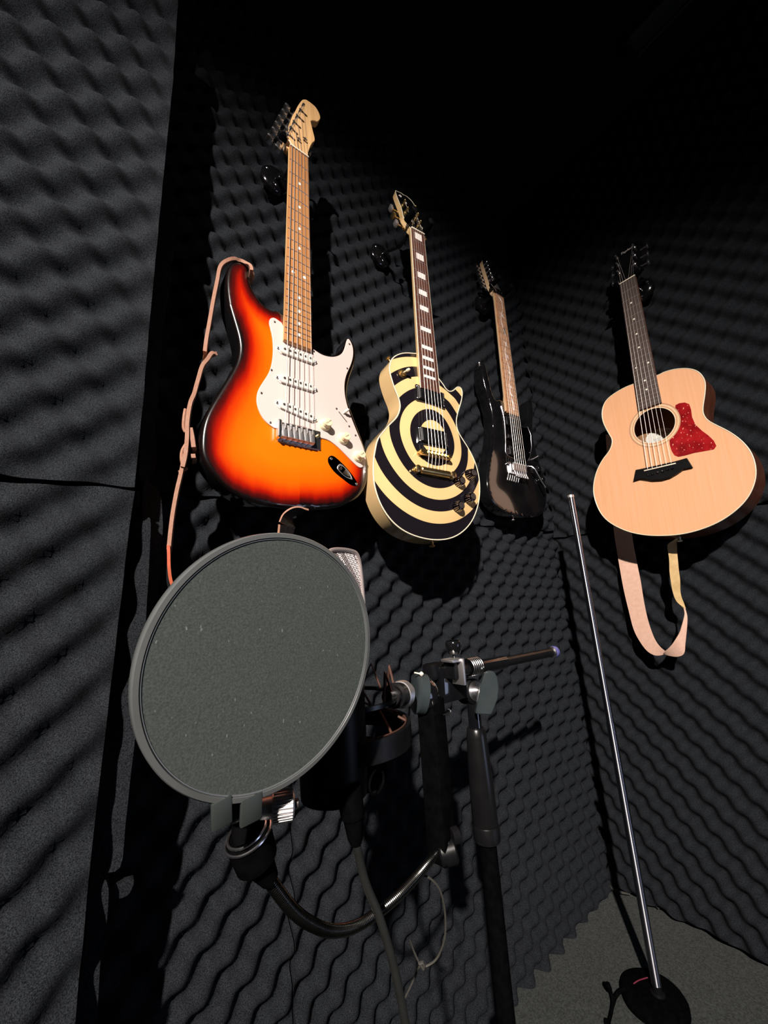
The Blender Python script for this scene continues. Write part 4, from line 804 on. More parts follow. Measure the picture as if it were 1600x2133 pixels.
path = [(0.1834, 0.5980, 0.5939), (0.1820, 0.6000, 0.6097), (0.1742, 0.6040, 0.6216), (0.1637, 0.6070, 0.6268), (0.1515, 0.6090, 0.6237), (0.1396, 0.6100, 0.6104), (0.1313, 0.6100, 0.5911), (0.1280, 0.6120, 0.5625), (0.1242, 0.6140, 0.5272), (0.1202, 0.6160, 0.4832), (0.1167, 0.6170, 0.4447), (0.1152, 0.6180, 0.4154)]
def edge_ribbon(name, pts, w_, th, m, m2, tw=None, parent=S1, me=None):
    P = rel(sm3(pts), parent); o = parent.matrix_world.translation; n = len(P); L = []; R = []
    for i, p in enumerate(P):
        d = (p + o).normalized(); t = (P[min(i + 1, n - 1)] - P[max(i - 1, 0)]).normalized(); d = (d - t * d.dot(t)).normalized()
        s_ = t.cross(d); a = math.radians(tw[0] + (tw[1] - tw[0]) * i / n) if tw else 0; d = d * math.cos(a) + s_ * math.sin(a)
        L.append(p - d * w_ / 2); R.append(p + d * w_ / 2)
    return ribbon(name, L, R, th, m, parent, m2, me)
edge_ribbon('upper_band', path, .030, .0055, M['leather'], M['leather'], (4, 2))
edge_ribbon('middle_band', [(0.1286, 0.6120, 0.4204), (0.1230, 0.6130, 0.4162), (0.1177, 0.6140, 0.4049), (0.1113, 0.6150, 0.3889), (0.1068, 0.6160, 0.3643), (0.1025, 0.6170, 0.3402), (0.0981, 0.6180, 0.3200), (0.0961, 0.6180, 0.2906), (0.0969, 0.6180, 0.2625), (0.0957, 0.6180, 0.2346), (0.0923, 0.6180, 0.2108)], .034, .0055, M['leather'], M['leather'], (2, 2))
edge_ribbon('lower_band', [(0.0952, 0.6220, 0.2319), (0.0920, 0.6220, 0.2043), (0.0883, 0.6220, 0.1774), (0.0851, 0.6220, 0.1439), (0.0837, 0.6220, 0.1152), (0.0831, 0.6220, 0.0886)], .036, .005, M['leather'], M['leather'], (3, 3))
edge_ribbon('lower_band', [(0.0831, 0.6220, 0.0941), (0.0831, 0.6220, 0.0838), (0.0837, 0.6220, 0.0633), (0.0867, 0.6220, 0.0431), (0.0965, 0.6220, 0.0194), (0.1140, 0.6200, -0.0048)], .040, .004, M['redleather'], M['darkleather'], (5, -13))
for pts in ([(0.0907, 0.6120, 0.3094), (0.0895, 0.6120, 0.2944), (0.0897, 0.6120, 0.2784), (0.0927, 0.6120, 0.2711)], [(0.0944, 0.6120, 0.2517), (0.0898, 0.6120, 0.2391), (0.0899, 0.6120, 0.2252), (0.0930, 0.6120, 0.2151)], [(0.0871, 0.6120, 0.2058), (0.0927, 0.6120, 0.2082), (0.0983, 0.6120, 0.2137)]):
    MB().tube(rel(sm3(pts, 4), S1), .0022, 8).build('lace', M['leather'], S1)
edge_ribbon('strap_keeper', [(0.1016, 0.6180, 0.2772), (0.1043, 0.6180, 0.2641), (0.1072, 0.6180, 0.2462)], .03, .006, M['leather'], M['leather'], (0, 0))
edge_ribbon('strap_keeper', [(0.1070, 0.6180, 0.2351), (0.1080, 0.6180, 0.2289)], .03, .006, M['leather'], M['leather'], (0, 0))
edge_ribbon('lower_band', [(0.1140, 0.6200, -0.0048), (0.1472, 0.6100, -0.0105), (0.1950, 0.6100, 0.0145), (0.2367, 0.6100, 0.0661), (0.2506, 0.6100, 0.1103), (0.2537, 0.6050, 0.1342)], .042, .004, M['darkleather'], M['darkleather'], (-10, -38), me=M['leather'])
edge_ribbon('end_tab', [(0.2537, 0.6050, 0.1342), (0.2563, 0.6050, 0.1460), (0.2628, 0.6040, 0.1548), (0.2734, 0.6040, 0.1600), (0.2847, 0.6030, 0.1616)], .042, .003, M['darkleather'], M['darkleather'], (-38, -5), me=M['leather'])

S2 = empty('guitar_strap', (1.2850, 0.4564, -0.1722))
tag(S2, 'pale beige strap hanging in a twisted loop under the acoustic guitar', 'guitar strap')
Lf = [(1.3250, 0.4974, 0.4967), (1.3220, 0.5124, 0.3579), (1.3150, 0.5261, 0.1809), (1.3120, 0.5280, 0.1149), (1.3080, 0.5283, 0.0475), (1.3040, 0.5272, -0.0109), (1.3000, 0.5233, -0.0706), (1.2960, 0.5185, -0.1228), (1.2920, 0.5072, -0.1559), (1.2870, 0.4916, -0.1809), (1.2810, 0.4734, -0.1913), (1.2750, 0.4555, -0.1906), (1.2700, 0.4413, -0.1846)]
Rt = [(1.3250, 0.4490, 0.4772), (1.3220, 0.4642, 0.3432), (1.3150, 0.4781, 0.1554), (1.3120, 0.4792, 0.0832), (1.3080, 0.4780, 0.0398), (1.3040, 0.4769, 0.0072), (1.3000, 0.4778, -0.0454), (1.2960, 0.4759, -0.0981), (1.2900, 0.4691, -0.1372), (1.2860, 0.4621, -0.1573), (1.2810, 0.4533, -0.1691), (1.2750, 0.4446, -0.1755), (1.2700, 0.4390, -0.1783)]
ribbon('long_band', rel(sm3(Lf, 4), S2), rel(sm3(Rt, 4), S2), .0018, M['webbing'], S2)
Lo = [(1.2700, 0.4437, -0.1854), (1.2680, 0.4303, -0.1886), (1.2660, 0.4122, -0.1889), (1.2640, 0.3960, -0.1797), (1.2640, 0.3883, -0.1541), (1.2650, 0.3834, -0.1359), (1.2660, 0.3751, -0.1055), (1.2670, 0.3712, -0.0847), (1.2680, 0.3716, -0.0663)]
Li = [(1.2620, 0.4399, -0.1786), (1.2570, 0.4274, -0.1687), (1.2540, 0.4155, -0.1573), (1.2520, 0.4017, -0.1401), (1.2530, 0.3916, -0.1253), (1.2560, 0.3854, -0.1109), (1.2610, 0.3791, -0.0929), (1.2650, 0.3752, -0.0784), (1.2680, 0.3753, -0.0637)]
ribbon('twisted_end', rel(sm3(Lo, 4), S2), rel(sm3(Li, 4), S2), .0018, M['webbing'], S2)
Ll = [(1.2680, 0.3753, -0.0637), (1.2660, 0.3852, -0.0508), (1.2630, 0.3891, -0.0367), (1.2600, 0.3895, -0.0149), (1.2580, 0.3877, 0.0081), (1.2580, 0.3855, 0.0338), (1.2580, 0.3806, 0.0620), (1.2580, 0.3783, 0.0854), (1.2580, 0.3774, 0.0986), (1.2590, 0.3743, 0.1075), (1.2600, 0.3619, 0.1149), (1.2600, 0.3529, 0.1213)]
Lr = [(1.2720, 0.3728, -0.0665), (1.2730, 0.3738, -0.0516), (1.2720, 0.3756, -0.0376), (1.2710, 0.3749, -0.0186), (1.2700, 0.3697, 0.0091), (1.2680, 0.3668, 0.0346), (1.2660, 0.3634, 0.0575), (1.2660, 0.3612, 0.0768), (1.2660, 0.3585, 0.0935), (1.2660, 0.3560, 0.1089), (1.2660, 0.3535, 0.1164), (1.2660, 0.3509, 0.1239)]
sd = ribbon('suede_end', rel(sm3(Ll, 4), S2), rel(sm3(Lr, 4), S2), .003, M['suede'], S2)

# ================================================================ pop filter on its gooseneck
FC = Vector((0.0982, 0.2550, -0.0305)); FN = Vector((0.1349, -0.9846, -0.1115))            # centre and outward normal (towards the room)
FR = .080
PF = empty('pop_filter', FC)
tag(PF, 'large round grey mesh pop filter in the foreground on a gooseneck', 'pop filter')
u_ = FN.cross(Vector((0, 0, 1))).normalized(); v_ = u_.cross(FN).normalized()
if v_.z < 0: v_ = -v_
def fp(a, r, d): return u_ * math.cos(a) * r + v_ * math.sin(a) * r + FN * d
def fring(prof, name, m, n=128):
    vs = []; fs = []; K = len(prof)
    for i in range(n):
        a = 2 * math.pi * i / n
        for r, d in prof: vs.append(fp(a, r, d))
    for i in range(n):
        for k in range(K): fs.append((i * K + k, ((i + 1) % n) * K + k, ((i + 1) % n) * K + (k + 1) % K, i * K + (k + 1) % K))
    return link(name, vs, fs, m, PF, 40)
fring([(FR - .0036, .0040), (FR - .0032, .0046), (FR - .0006, .0044), (FR, .0036), (FR, -.0016), (FR - .0008, -.0026), (FR - .0026, -.0026), (FR - .0036, -.0018)], 'rim', M['rim'])
fring([(FR - .0048, .0034), (FR - .0044, .0041), (FR - .0039, .0042), (FR - .0034, .0005), (FR - .0044, -.0005)], 'inner_hoop', M['rim'])
def disc(name, d, bulge, m):
    vs = [Vector(fp(0, 0, d + bulge))]; fs = []; n = 96
    for j in range(1, 13):
        r = (FR - .0042) * j / 12
        for i in range(n): vs.append(fp(2 * math.pi * i / n, r, d + bulge * (1 - (j / 12) ** 2)))
    for i in range(n): fs.append((0, 1 + i, 1 + (i + 1) % n))
    for j in range(11):
        for i in range(n): a = 1 + j * n; fs.append((a + i, a + n + i, a + n + (i + 1) % n, a + (i + 1) % n))
    return link(name, vs, fs, m, PF, 60)
disc('mesh_screen', .0036, .0006, M['nylon']); disc('rear_screen', -.0012, -.0006, M['nylon'])
def Q(p): return Vector(p) - FC
# clamp under the rim: two tabs, ball, ribbed thumbscrew
def onf(p, off): d = Vector(p); return d * (((FC + FN * off).dot(FN)) / d.dot(FN))
for a, b_2, w_ in ((onf((0.3164, 1.1880, -0.4737), .0035), onf((0.3238, 1.2029, -0.5442), .0035), .0112), (onf((0.3786, 1.1391, -0.4687), .0035), onf((0.3830, 1.1563, -0.5389), .0035), .0130)):
    a, b_2 = Q(a), Q(b_2); z_ = (a - b_2).normalized(); x_ = (u_ - z_ * u_.dot(z_)).normalized(); y_ = z_.cross(x_)
    MB().box((a + b_2) / 2, (w_, .003, (a - b_2).length), Matrix((x_, y_, z_)).transposed(), .0008).build('bracket_tab', M['bracket'], PF)
bc = Q((0.0877, 0.2924, -0.1251)); bm_ = MB(); bm_.lathe(bc - Vector((0, 0, .009)), bc + Vector((0, 0, 1)), [(.009 - .008 * math.cos(math.pi * k / 12), max(.0003, .008 * math.sin(math.pi * k / 12))) for k in range(13)], 24, False)
bm_.build('ball', M['blackmetal'], PF)
p0, p1 = Q((0.1026, 0.2900, -0.1294)), Q((0.1228, 0.2826, -0.1302)); L_ = (p1 - p0).length
ts = MB().lathe(p0, p1, [(0, .006), (.007, .0066), (.0072, .0080), (L_ - .001, .0088), (L_, .008)], 40).build('thumbscrew', M['steel'], PF)
axs = (p1 - p0).normalized(); uu = axs.orthogonal().normalized(); ww = axs.cross(uu); b = MB()
for k in range(26):
    a = 2 * math.pi * k / 26; o_ = (uu * math.cos(a) + ww * math.sin(a)) * .0092; b.cyl(p0 + axs * .008 + o_, p0 + axs * (L_ - .001) + o_, .0005, 5)
tag(b.build('knurling', M['chrome'], ts), kind='stuff')
MB().lathe(p1 - axs * .001, p1 + axs, [(0, .0028), (.004, .0028), (.0045, .0015)], 12).build('screw_end', M['screwhead'], ts)
for a, b_2, r0, r1, nm, m_ in (((0.0940, 0.3006, -0.1343), (0.0972, 0.2988, -0.1453), .0075, .0105, 'stem', 'rubber'), ((0.0971, 0.2986, -0.1444), (0.1043, 0.3011, -0.1631), .0148, .0135, 'socket', 'rubber'), ((0.1039, 0.3010, -0.1615), (0.1142, 0.3034, -0.1789), .0105, .006, 'collar', 'rubber')):
    a, b_2 = Q(a), Q(b_2); L_ = (b_2 - a).length
    MB().lathe(a, b_2, [(0, r0 * .9), (.0012, r0), (L_ * .75, lerp(r0, r1, .75)), (L_, r1)], 30).build(nm, M[m_], PF)
a = Q((0.0971, 0.2986, -0.1444)); axs = (Q((0.1043, 0.3011, -0.1631)) - a).normalized(); uu = axs.orthogonal().normalized(); ww = axs.cross(uu)
for r_, t in ((.0150, .001), (.0125, -.0015)): MB().tube([a + axs * t + (uu * math.cos(q) + ww * math.sin(q)) * r_ for q in [2 * math.pi * k / 40 for k in range(40)]], .0009, 6, True).build('bright_ring', M['chrome'], PF)
gp = sm3([(0.1124, 0.3040, -0.1762), (0.1210, 0.3094, -0.1904), (0.1392, 0.3213, -0.2168), (0.1587, 0.3322, -0.2390), (0.1815, 0.3442, -0.2597), (0.2078, 0.3542, -0.2745), (0.2379, 0.3635, -0.2829), (0.2706, 0.3702, -0.2851), (0.3064, 0.3824, -0.2877), (0.3326, 0.3871, -0.2838), (0.3456, 0.3823, -0.2746)], 12)
gp = [Q(p) for p in gp]
gn = MB().tube(gp, .0036, 12).build('gooseneck', M['black'], PF)
# wound wire sleeve
cum = [0]
for a, b_2 in zip(gp, gp[1:]): cum.append(cum[-1] + (b_2 - a).length)
tot = cum[-1]; turns = int(tot / .0021); hp_ = []; up = Vector((0, 0, 1)); per = 12
def at_len(s_):
    for i in range(len(cum) - 1):
        if s_ <= cum[i + 1] or i == len(cum) - 2:
            t = (s_ - cum[i]) / (cum[i + 1] - cum[i]); return gp[i].lerp(gp[i + 1], t), (gp[i + 1] - gp[i]).normalized()
uprev = None
for k in range(turns * per + 1):
    p, t = at_len(tot * k / (turns * per))
    uprev = (t.orthogonal() if uprev is None else uprev); uprev = (uprev - t * uprev.dot(t)).normalized(); w2 = t.cross(uprev); a = 2 * math.pi * k / per
    hp_.append(p + (uprev * math.cos(a) + w2 * math.sin(a)) * .0039)
MB().tube(hp_, .00075, 6).build('wound_sleeve', M['coil'], gn)
a, b_2 = Q((0.3441, 0.3843, -0.2777)), Q((0.3531, 0.3759, -0.2636)); MB().lathe(a, b_2, [(0, .005), (.002, .0066), (.012, .0066), (.014, .005)], 20).build('end_ferrule', M['blackmetal'], PF)
a, b_2 = Q((0.3433, 0.3864, -0.2829)), Q((0.3619, 0.3737, -0.2791)); MB().lathe(a, b_2, [(0, .012), (.002, .0135), (.018, .0135), (.020, .011)], 24).build('table_clamp', M['black'], PF)
a, b_2 = Q((0.3525, 0.3740, -0.2646)), Q((0.3634, 0.3708, -0.2643)); MB().lathe(a, b_2, [(0, .0075), (.001, .0085), (.008, .0085), (.010, .006)], 20).build('clamp_knob', M['blackmetal'], PF)

# ================================================================ microphone
MX, MY = (0.1989, 0.3645, -0.0655)[0], (0.1989, 0.3645, -0.0655)[1]; MT = (0.1878, 0.3372, 0.0569)[2] - .004; MS_ = 1.12
MB0 = (0.2015, 0.3755, -0.1762)[2]
MI = empty('microphone', (MX, MY, MB0))
tag(MI, 'studio microphone with silver grille peeking out behind the pop filter', 'microphone')
ang = math.atan2(-MY, -MX) + math.radians(90 + 4)      # face towards the pop filter
RM = Matrix.Rotation(math.radians(14), 3, 'Z')
def mp(x, y, z): return RM @ Vector((x * MS_ * .83, y * MS_, z * MS_)) + Vector((0, 0, MT - MB0))
bo = MB(); bo.lathe((0, 0, 0), (0, 0, 1), [(0, .022), (.002, .027), (.004, .031), (.035, .0325), (MT - MB0 - .052, .0325), (MT - MB0 - .050, .031)], 48); bo.build('body', M['black'], MI)
go = smooth([(-29, -48), (-28, -20), (-24, -4), (-13, 1), (13, 1), (23, -4), (27, -20), (29, -48)], 4, False)
fr2 = []
D2 = .021
for sgn in (-1, 1):
    MB().tube([mp(x * mm, sgn * D2, z * mm) for x, z in go], .0022, 10).build('grille_frame', M['micsilver'], MI)
vs = []; fs = []; n = len(go)
for x, z in go: vs += [mp(x * mm, -D2, z * mm), mp(x * mm * 1.02, 0, z * mm + .001), mp(x * mm, D2, z * mm)]
for i in range(n - 1):
    for k in range(2): fs.append((i * 3 + k, i * 3 + k + 1, (i + 1) * 3 + k + 1, (i + 1) * 3 + k))
link('grille_band', vs, fs, M['micsilver'], MI, 50)
poly = [(x, z) for x, z in go]
wv = MB(); P_ = 1.9
def chain(dirx, off, sgn):
    pts = []; t = -60
    while t < 60:
        x, z = (t, off) if dirx else (off, t)
        x, z = (x * .77 - (z + 24) * .64, x * .64 + (z + 24) * .77 - 24)
        if pip([(x, z)], poly)[0] and dist([(x, z)], poly)[0] > .8:
            k = round(t / (P_ / 2)); pts.append(mp(x * mm, -(D2 - .0005) * 1 + sgn * .0004 * (1 if k % 2 else -1), z * mm))
        elif pts:
            if len(pts) > 2: wv.tube(pts, .00042, 5)
            pts = []
        t += P_ / 2
    if len(pts) > 2: wv.tube(pts, .00042, 5)
for k in range(-30, 31):
    off = k * P_; chain(True, off - 24, 1 if k % 2 else -1); chain(False, off, -1 if k % 2 else 1)
g_ = wv.build('woven_grille', M['micsilver'], MI, 60); tag(g_, kind='stuff')
MB().prism([(x * .97, z) for x, z in poly], -1, 1).build('capsule_shadow_cloth', M['rubber'], MI) if False else None
MB().box((0, 0, MT - MB0 - .028), (.040, .020, .042), RM, .004).build('capsule_housing', M['ink'], MI)
# cable
CB = empty('microphone_cable', (0.2394, 0.3276, -0.3408)); tag(CB, 'black cable dropping from the microphone to the lower edge of the photo', 'cable')
p0, p1 = rel([(0.1961, 0.3327, -0.1569), (0.2031, 0.3355, -0.2025)], CB); L_ = (p1 - p0).length
MB().lathe(p0, p1, [(0, .0108), (L_ * .08, .0115), (L_ * .5, .0102), (L_ * .52, .0088), (L_ * .9, .0068), (L_, .0050)], 26).build('plug', M['rubber'], CB)
MB().tube(rel(sm3([(0.2025, 0.3350, -0.1992), (0.2066, 0.3361, -0.2179), (0.2124, 0.3361, -0.2377), (0.2199, 0.3334, -0.2568), (0.2252, 0.3317, -0.2735), (0.2308, 0.3299, -0.2951), (0.2353, 0.3287, -0.3162), (0.2400, 0.3280, -0.3435), (0.2459, 0.3288, -0.3750)], 6), CB), .0036, 12).build('cord', M['cable'], CB)

# ================================================================ shock mount
SX, SY = (0.2348, 0.3924, -0.1222)[0], (0.2348, 0.3924, -0.1222)[1]
SM = empty('shock_mount', (SX, SY, MB0)); ZB = -MB0; tag(SM, 'black spider shock mount with brown elastic cords around the microphone', 'shock mount')
def hoop(z, r, w_, h, m, name, a0=0, a1=360, n=64):
    prof = [(r - w_, -h / 2), (r, -h / 2), (r, h / 2), (r - w_, h / 2)]; vs = []; fs = []
    full = a1 - a0 >= 360; N = n if full else n + 1
    for i in range(N):
        a = math.radians(a0 + (a1 - a0) * i / n)
        for rr, zz in prof: vs.append((rr * math.cos(a), rr * math.sin(a), z + ZB + zz))
    for i in range(n):
        j = (i + 1) % N
        for k in range(4): fs.append((i * 4 + k, j * 4 + k, j * 4 + (k + 1) % 4, i * 4 + (k + 1) % 4))
    if not full: fs += [(3, 2, 1, 0), tuple((N - 1) * 4 + k for k in range(4))]
    return link(name, vs, fs, m, SM, 40)
hoop(-.135, .066, .004, .020, M['black'], 'outer_ring')
hoop(-.126, .0616, .0012, .003, M['orangecord'], 'lit_ring_edge')  # thin brown hoop painting in the light on the outer ring's inner face
hoop(-.101, .054, .003, .004, M['blackmetal'], 'upper_ring')
hoop(MB0 + .012, .037, .004, .030, M['rubber'], 'inner_cup')
cn = 8
for k in range(cn):
    a = 2 * math.pi * k / cn + .2; b_2 = a + math.pi / cn
    P3 = lambda r, a_, z: (r * math.cos(a_), r * math.sin(a_), z + ZB)
    MB().tube([P3(.061, a, -.127), P3(.046, (a + b_2) / 2, -.120), P3(.036, b_2, -.112)], .0014, 8).build('elastic_cord', M['orangecord'], SM)
    MB().tube([P3(.052, a, -.100), P3(.048, (a + b_2) / 2, -.072), P3(.050, b_2 + .1, -.098)], .0014, 8).build('elastic_cord', M['orangecord'], SM)
for a in (100, 160, 220):
    a = math.radians(a)
    MB().box((.0590 * math.cos(a), .0590 * math.sin(a), ZB - .117), (.005, .007, .034), Matrix.Rotation(a, 3, 'Z'), .001).build('ring_arm', M['black'], SM)
# hanging cord loops under the cup
for c_, r_ in (((0.2293, 0.3377, -0.1635), .010), ((0.1931, 0.3466, -0.1659), .006)):
    c_ = rel([c_], SM)[0]; MB().tube([c_ + Vector((math.cos(q) * r_ * 1.1, math.cos(q) * r_ * .4, math.sin(q) * r_)) for q in [2 * math.pi * k / 24 for k in range(24)]], .0012, 6, True).build('cord_loop', M['rubber'], SM)
a, b_2 = rel([(0.2555, 0.3499, -0.0968), (0.2982, 0.3780, -0.1055)], SM); MB().lathe(a, b_2, [(0, .006), (.012, .006), (.012, .010), (.022, .010), (.024, .013), (.040, .013)], 24).build('mount_stem', M['blackmetal'], SM)
a, b_2 = rel([(0.2926, 0.3754, -0.1042), (0.3085, 0.3837, -0.1076)], SM); MB().lathe(a, b_2, [(0, .0135), (.003, .015), (.006, .0135), (.009, .015), (.014, .0135)], 28).build('threaded_collar', M['steel'], SM)

# ================================================================ boom microphone stand
px, py, pz = (0.4888, 0.4442, -0.1444)
MS = empty('microphone_stand', (px, py, ZF)); tag(MS, 'black tripod microphone stand with short horizontal boom arm', 'microphone stand')
O = Vector((px, py, ZF)); rl = lambda p: Vector(p) - O
H = pz - ZF
MB().lathe((0, 0, .30), (0, 0, 1), [(0, .0125), (H - .30 - .17, .0125)], 24).build('lower_tube', M['rubber'], MS)
MB().lathe((0, 0, H - .200), (0, 0, 9), [(0, .0165), (.002, .0190), (.020, .0190), (.022, .0180)], 32).build('clutch_collar', M['black'], MS)
MB().lathe((0, 0, H - .178), (0, 0, 9), [(0, .0175), (.004, .0185), (.050, .0178), (.115, .0150), (.125, .0135), (.127, .0120)], 36).build('clutch_grip', M['blackmetal'], MS)
MB().lathe((0, 0, H - .06), (0, 0, 9), [(0, .0098), (.05, .0098)], 24).build('upper_tube', M['blackgloss'], MS)
kd = (rl((0.4828, 0.4150, -0.1394)) - rl((0.4899, 0.4635, -0.1471))).normalized(); C0 = Vector((0, 0, H))
MB().lathe(C0 - kd * .020, C0 + kd, [(0, .016), (.002, .0185), (.010, .0185), (.012, .015), (.014, .015), (.016, .0185), (.026, .0185), (.028, .016)], 36).build('swivel_joint', M['black'], MS)
MB().lathe(C0 + kd * .008, C0 + kd, [(0, .0135), (.003, .0145), (.004, .007), (.020, .0068)], 28).build('washer_stack', M['chrome'], MS)
wc = rl((0.4852, 0.4135, -0.1403)); z_ = Vector((.10, -.05, 1)).normalized(); x_ = (Vector((CR[0][0], CR[0][1], 0)) - z_ * 0).normalized(); x_ = (x_ - z_ * x_.dot(z_)).normalized(); y_ = z_.cross(x_)
wo = [(-16, -29), (-14, -30.5), (5, -30.5), (8, -29), (17, -8), (19, 6), (17, 22), (12, 29), (6, 30), (-2, 26), (-8, 10)]; b = MB(mm).prism(wo, -4.5, 4.5, 1.5)
b.v = [wc + x_ * q.x + z_ * q.y - y_ * q.z for q in b.v]; b.build('wing_knob', M['wing'], MS)
bA, bB = rl((0.3995, 0.4303, -0.1068)), rl((0.7235, 0.4441, -0.1151)); bd_ = (bB - bA).normalized()
MB().tube([bA, bA.lerp(bB, .5), bB], .0080, 24).build('boom_arm', M['blackmetal'], MS)
MB().tube([bA.lerp(bB, .30), bA.lerp(bB, .52)], .0105, 24).build('boom_sleeve', M['blackgloss'], MS)
MB().lathe(bB - bd_ * .001, bB + bd_, [(0, .0088), (.002, .0105), (.004, .0105)], 24).build('silver_ring', M['chrome'], MS)
MB().lathe(bB + bd_ * .002, bB + bd_ * 2, [(0, .0100), (.003, .0108), (.012, .0108), (.016, .008), (.017, .003)], 24).build('end_cap', M['blue'], MS)
cc = rl((0.4866, 0.4349, -0.1066)); b = MB()
for k in range(6): b.tube([cc + bd_ * (.0045 * k - .012) + Vector((0, 0, 0)) + (Vector((0, 0, 1)) * math.cos(q) + bd_.cross(Vector((0, 0, 1))) * math.sin(q)) * .0125 for q in [2 * math.pi * j / 24 for j in range(24)]], .0010, 6, True)
b.build('thread_ridges', M['chrome'], MS)
MB().lathe(cc - bd_ * .015, cc + bd_, [(0, .0115), (.03, .0115)], 24).build('threaded_core', M['rubber'], MS)
bx = Matrix((bd_, bd_.cross(Vector((0, 0, 1))).normalized() * -1, bd_.cross(Vector((0, 0, 1))).cross(bd_).normalized())).transposed()
MB().box(rl((0.4166, 0.4199, -0.1160)), (.048, .026, .046), bx, .002).build('clamp_block', M['blackgloss'], MS)
MB().box(rl((0.3952, 0.4249, -0.0993)), (.030, .022, .022), bx, .005).build('clamp_jaw', M['black'], MS)
MB().box(rl((0.4088, 0.4004, -0.0951)), (.020, .020, .026), bx, .002).build('clamp_head', M['black'], MS)
for p_, s_ in (((0.4029, 0.3950, -0.0833), (.024, .022, .004)), ((0.4090, 0.3921, -0.0981), (.004, .022, .034))): MB().box(rl(p_), s_, bx, .0012).build('clamp_bracket', M['steel'], MS)
k0 = rl((0.4088, 0.3970, -0.0836))
MB().lathe(k0, k0 + Vector((0, 0, 1)), [(0, .0022), (.007, .0022), (.007, .0065), (.009, .0085), (.018, .0108), (.022, .0112), (.025, .0095), (.026, .004)], 24).build('clamp_screw_knob', M['blackgloss'], MS)
kA, kB = rl((0.3316, 0.3971, -0.1124)), rl((0.3438, 0.3914, -0.1155)); kv = (kB - kA).normalized()
MB().lathe(kA, kB, [(0, .017), (.001, .0205), (.004, .0235), ((kB - kA).length, .0235)], 48).build('tension_knob', M['wing'], MS)
MB().lathe(kB - kv * .003, kB + kv, [(0, .022), (.010, .020), (.016, .014)], 40).build('joint_housing', M['blackgloss'], MS)
for p_, q_ in (((0.3664, 0.4026, -0.1245), (0.3743, 0.3962, -0.1233)), ((0.3569, 0.3953, -0.1189), (0.3617, 0.3914, -0.1181))): MB().box((rl(p_) + rl(q_)) / 2, (.008, .006, .004), bx, .001).build('bolt_plate', M['chrome'], MS)
tb_ = rl((0.3351, 0.3840, -0.0898)); MB().lathe(tb_ - Vector((0, 0, .0028)), tb_ + Vector((0, 0, 1)), [(0, .0006), (.001, .002), (.0028, .003), (.0046, .002), (.0056, .0006)], 14).build('cable_tie_head', M['bone'], MS)
MB().tube([tb_, rl((0.3278, 0.3889, -0.0876))], .0009, 6).build('cable_tie_tail', M['bone'], MS)
# square drop bar
dx, dy, _ = (0.3498, 0.3877, -0.1983)
zt_, zb_ = (0.3376, 0.3716, -0.1201)[2], (0.3647, 0.4012, -0.2918)[2]
MB().box(rl((dx, dy, (zt_ + zb_) / 2)), (.026, .026, zt_ - zb_), Matrix.Rotation(math.radians(12), 3, 'Z'), .003).build('drop_bar', M['rubber'], MS)
MB().tube([rl(p) for p in sm3([(0.3500, 0.3668, -0.1360), (0.3516, 0.3584, -0.1333), (0.3527, 0.3567, -0.1306), (0.3525, 0.3603, -0.1291)], 4)], .0007, 6).build('wire_clip', M['chrome'], MS)
# tripod
MB().lathe((0, 0, .28), (0, 0, 1), [(0, .018), (.005, .024), (.05, .024), (.055, .018)], 28).build('leg_hub', M['black'], MS)
for k in range(3):
    a = math.radians(95 + 120 * k); e = Vector((math.cos(a), math.sin(a), 0))
    lg = MB().tube([Vector((0, 0, .29)) + e * .02, e * .245 + Vector((0, 0, .014))], .0075, 14).build('leg', M['blackgloss'], MS)
    MB().tube([e * .232 + Vector((0, 0, .026)), e * .256 + Vector((0, 0, .010))], .0100, 14).build('rubber_foot', M['rubber'], lg)

# thin pale wire looped below the gooseneck
TW = empty('thin_wire', (0.3350, 0.4588, -0.4559)); tag(TW, 'thin pale wire looped and knotted under the gooseneck clamp', 'wire')
MB().tube(rel(sm3([(0.3250, 0.4141, -0.3209), (0.3266, 0.4095, -0.3093), (0.3297, 0.3992, -0.3042), (0.3401, 0.3963, -0.3126), (0.3501, 0.3967, -0.3270), (0.3601, 0.4033, -0.3537), (0.3642, 0.4112, -0.3824), (0.3631, 0.4226, -0.4053), (0.3573, 0.4298, -0.4147), (0.3485, 0.4372, -0.4173), (0.3411, 0.4392, -0.4048), (0.3352, 0.4416, -0.3886)], 6), TW), .0012, 6).build('loop', M['paleflex'], TW)
MB().tube(rel(sm3([(0.3478, 0.4325, -0.4125), (0.3451, 0.4404, -0.4192), (0.3425, 0.4455, -0.4299), (0.3377, 0.4538, -0.4458), (0.3335, 0.4607, -0.4585)], 5), TW), .0011, 6).build('tail', M['paleflex'], TW)
MB().tube(rel([(0.3474, 0.4343, -0.4178), (0.3432, 0.4355, -0.4110), (0.3458, 0.4333, -0.4102), (0.3481, 0.4331, -0.4152)], TW), .0018, 6).build('knot', M['paleflex'], TW)

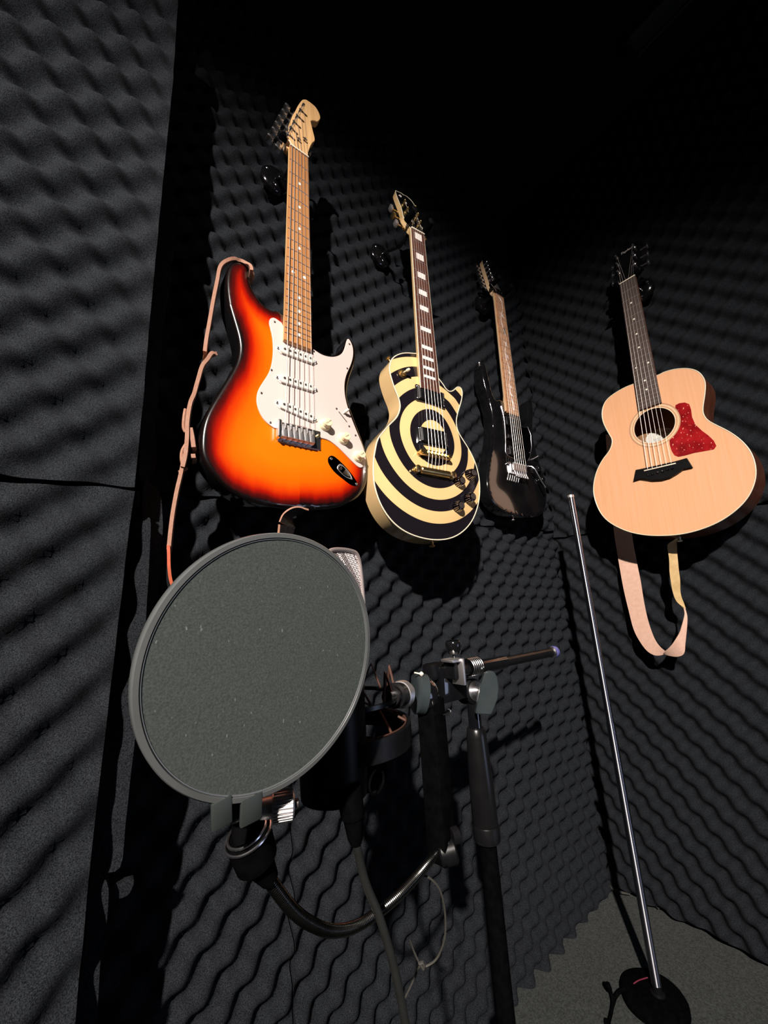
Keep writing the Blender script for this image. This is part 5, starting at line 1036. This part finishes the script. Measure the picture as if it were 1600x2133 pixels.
# ================================================================ straight stand on a round base
bx_, by_, bz_ = (1.0874, 0.5325, -0.8840)
RS = empty('straight_stand', (bx_, by_, ZF)); tag(RS, 'straight chrome-and-black pole stand with round base in the corner', 'microphone stand')
pts = [Vector(q) for q in ((1.0556, 0.6053, -0.8860), (1.1005, 0.4843, -0.8860), (1.1439, 0.5778, -0.8860), (1.0379, 0.4999, -0.8860))]
ctr = sum(pts, Vector()) / 4 - Vector((bx_, by_, -.886)); rb = sum((p - Vector((bx_, by_, -.886)) - ctr).length for p in pts) / 4
MB().lathe((ctr.x, ctr.y, 0), (ctr.x, ctr.y, 1), [(0, rb), (.010, rb), (.0145, rb * .96), (.018, rb * .8), (.019, rb * .3)], 64).build('round_base', M['rubber'], RS)
MB().lathe((0, 0, .016), (0, 0, 1), [(0, .014), (.004, .014), (.006, .010), (.02, .010)], 24).build('flange', M['blackmetal'], RS)
ht = .262 - ZF
MB().lathe((0, 0, .018), (0, 0, 1), [(0, .0095), (.55, .0095)], 32).build('lower_tube', M['pole'], RS)
MB().lathe((0, 0, .55), (0, 0, 1), [(0, .0085), (ht - .55, .0085)], 32).build('upper_tube', M['pole'], RS)
MB().lathe((0, 0, ht - .002), (0, 0, 9), [(0, .0092), (.007, .0092), (.008, .008)], 28).build('top_cap', M['steel'], RS)
CB2 = empty('floor_cable', (0.9903, 0.5952, -0.8960)); tag(CB2, 'black cable with a small plug on the carpet beside the round base', 'cable')
MB().tube(rel(sm3([(0.9363, 0.5795, -0.8970), (0.9765, 0.5872, -0.8960), (1.0032, 0.5944, -0.8940), (1.0131, 0.5990, -0.8850), (1.0121, 0.6021, -0.8760)], 5), CB2), .0034, 10).build('cord', M['rubber'], CB2)
a, b_2 = rel([(1.0116, 0.6005, -0.8800), (1.0104, 0.6027, -0.8720)], CB2); MB().lathe(a, b_2, [(0, .0045), (.004, .006), (.012, .006), (.014, .004)], 16).build('plug', M['rubber'], CB2)
MB().tube(rel(sm3([(0.9990, 0.5928, -0.8950), (1.0239, 0.5959, -0.8930), (1.0384, 0.5909, -0.8880), (1.0470, 0.5825, -0.8840)], 5), CB2), .0038, 10).build('cord', M['rubber'], CB2)
MB().tube(rel([(0.9539, 0.5868, -0.8940), (0.9542, 0.5791, -0.8940)], CB2), .006, 10).build('cable_clip', M['rubber'], CB2)
RD = MB().tube(sm3([(1.0678, 0.5739, -0.8800), (1.0839, 0.5688, -0.8790), (1.1078, 0.5589, -0.8800)], 5), 0.0011, 8).build('pink_glint', M['glint']); tag(RD, 'thin pinkish tie strip standing in for a reflection on the round black stand base', 'glint')  # added strip: a pinkish reflection on the base, modelled as coloured geometry
for o in bpy.data.objects:
    if o.type == 'MESH' and o.name.startswith('number_mark'): pass
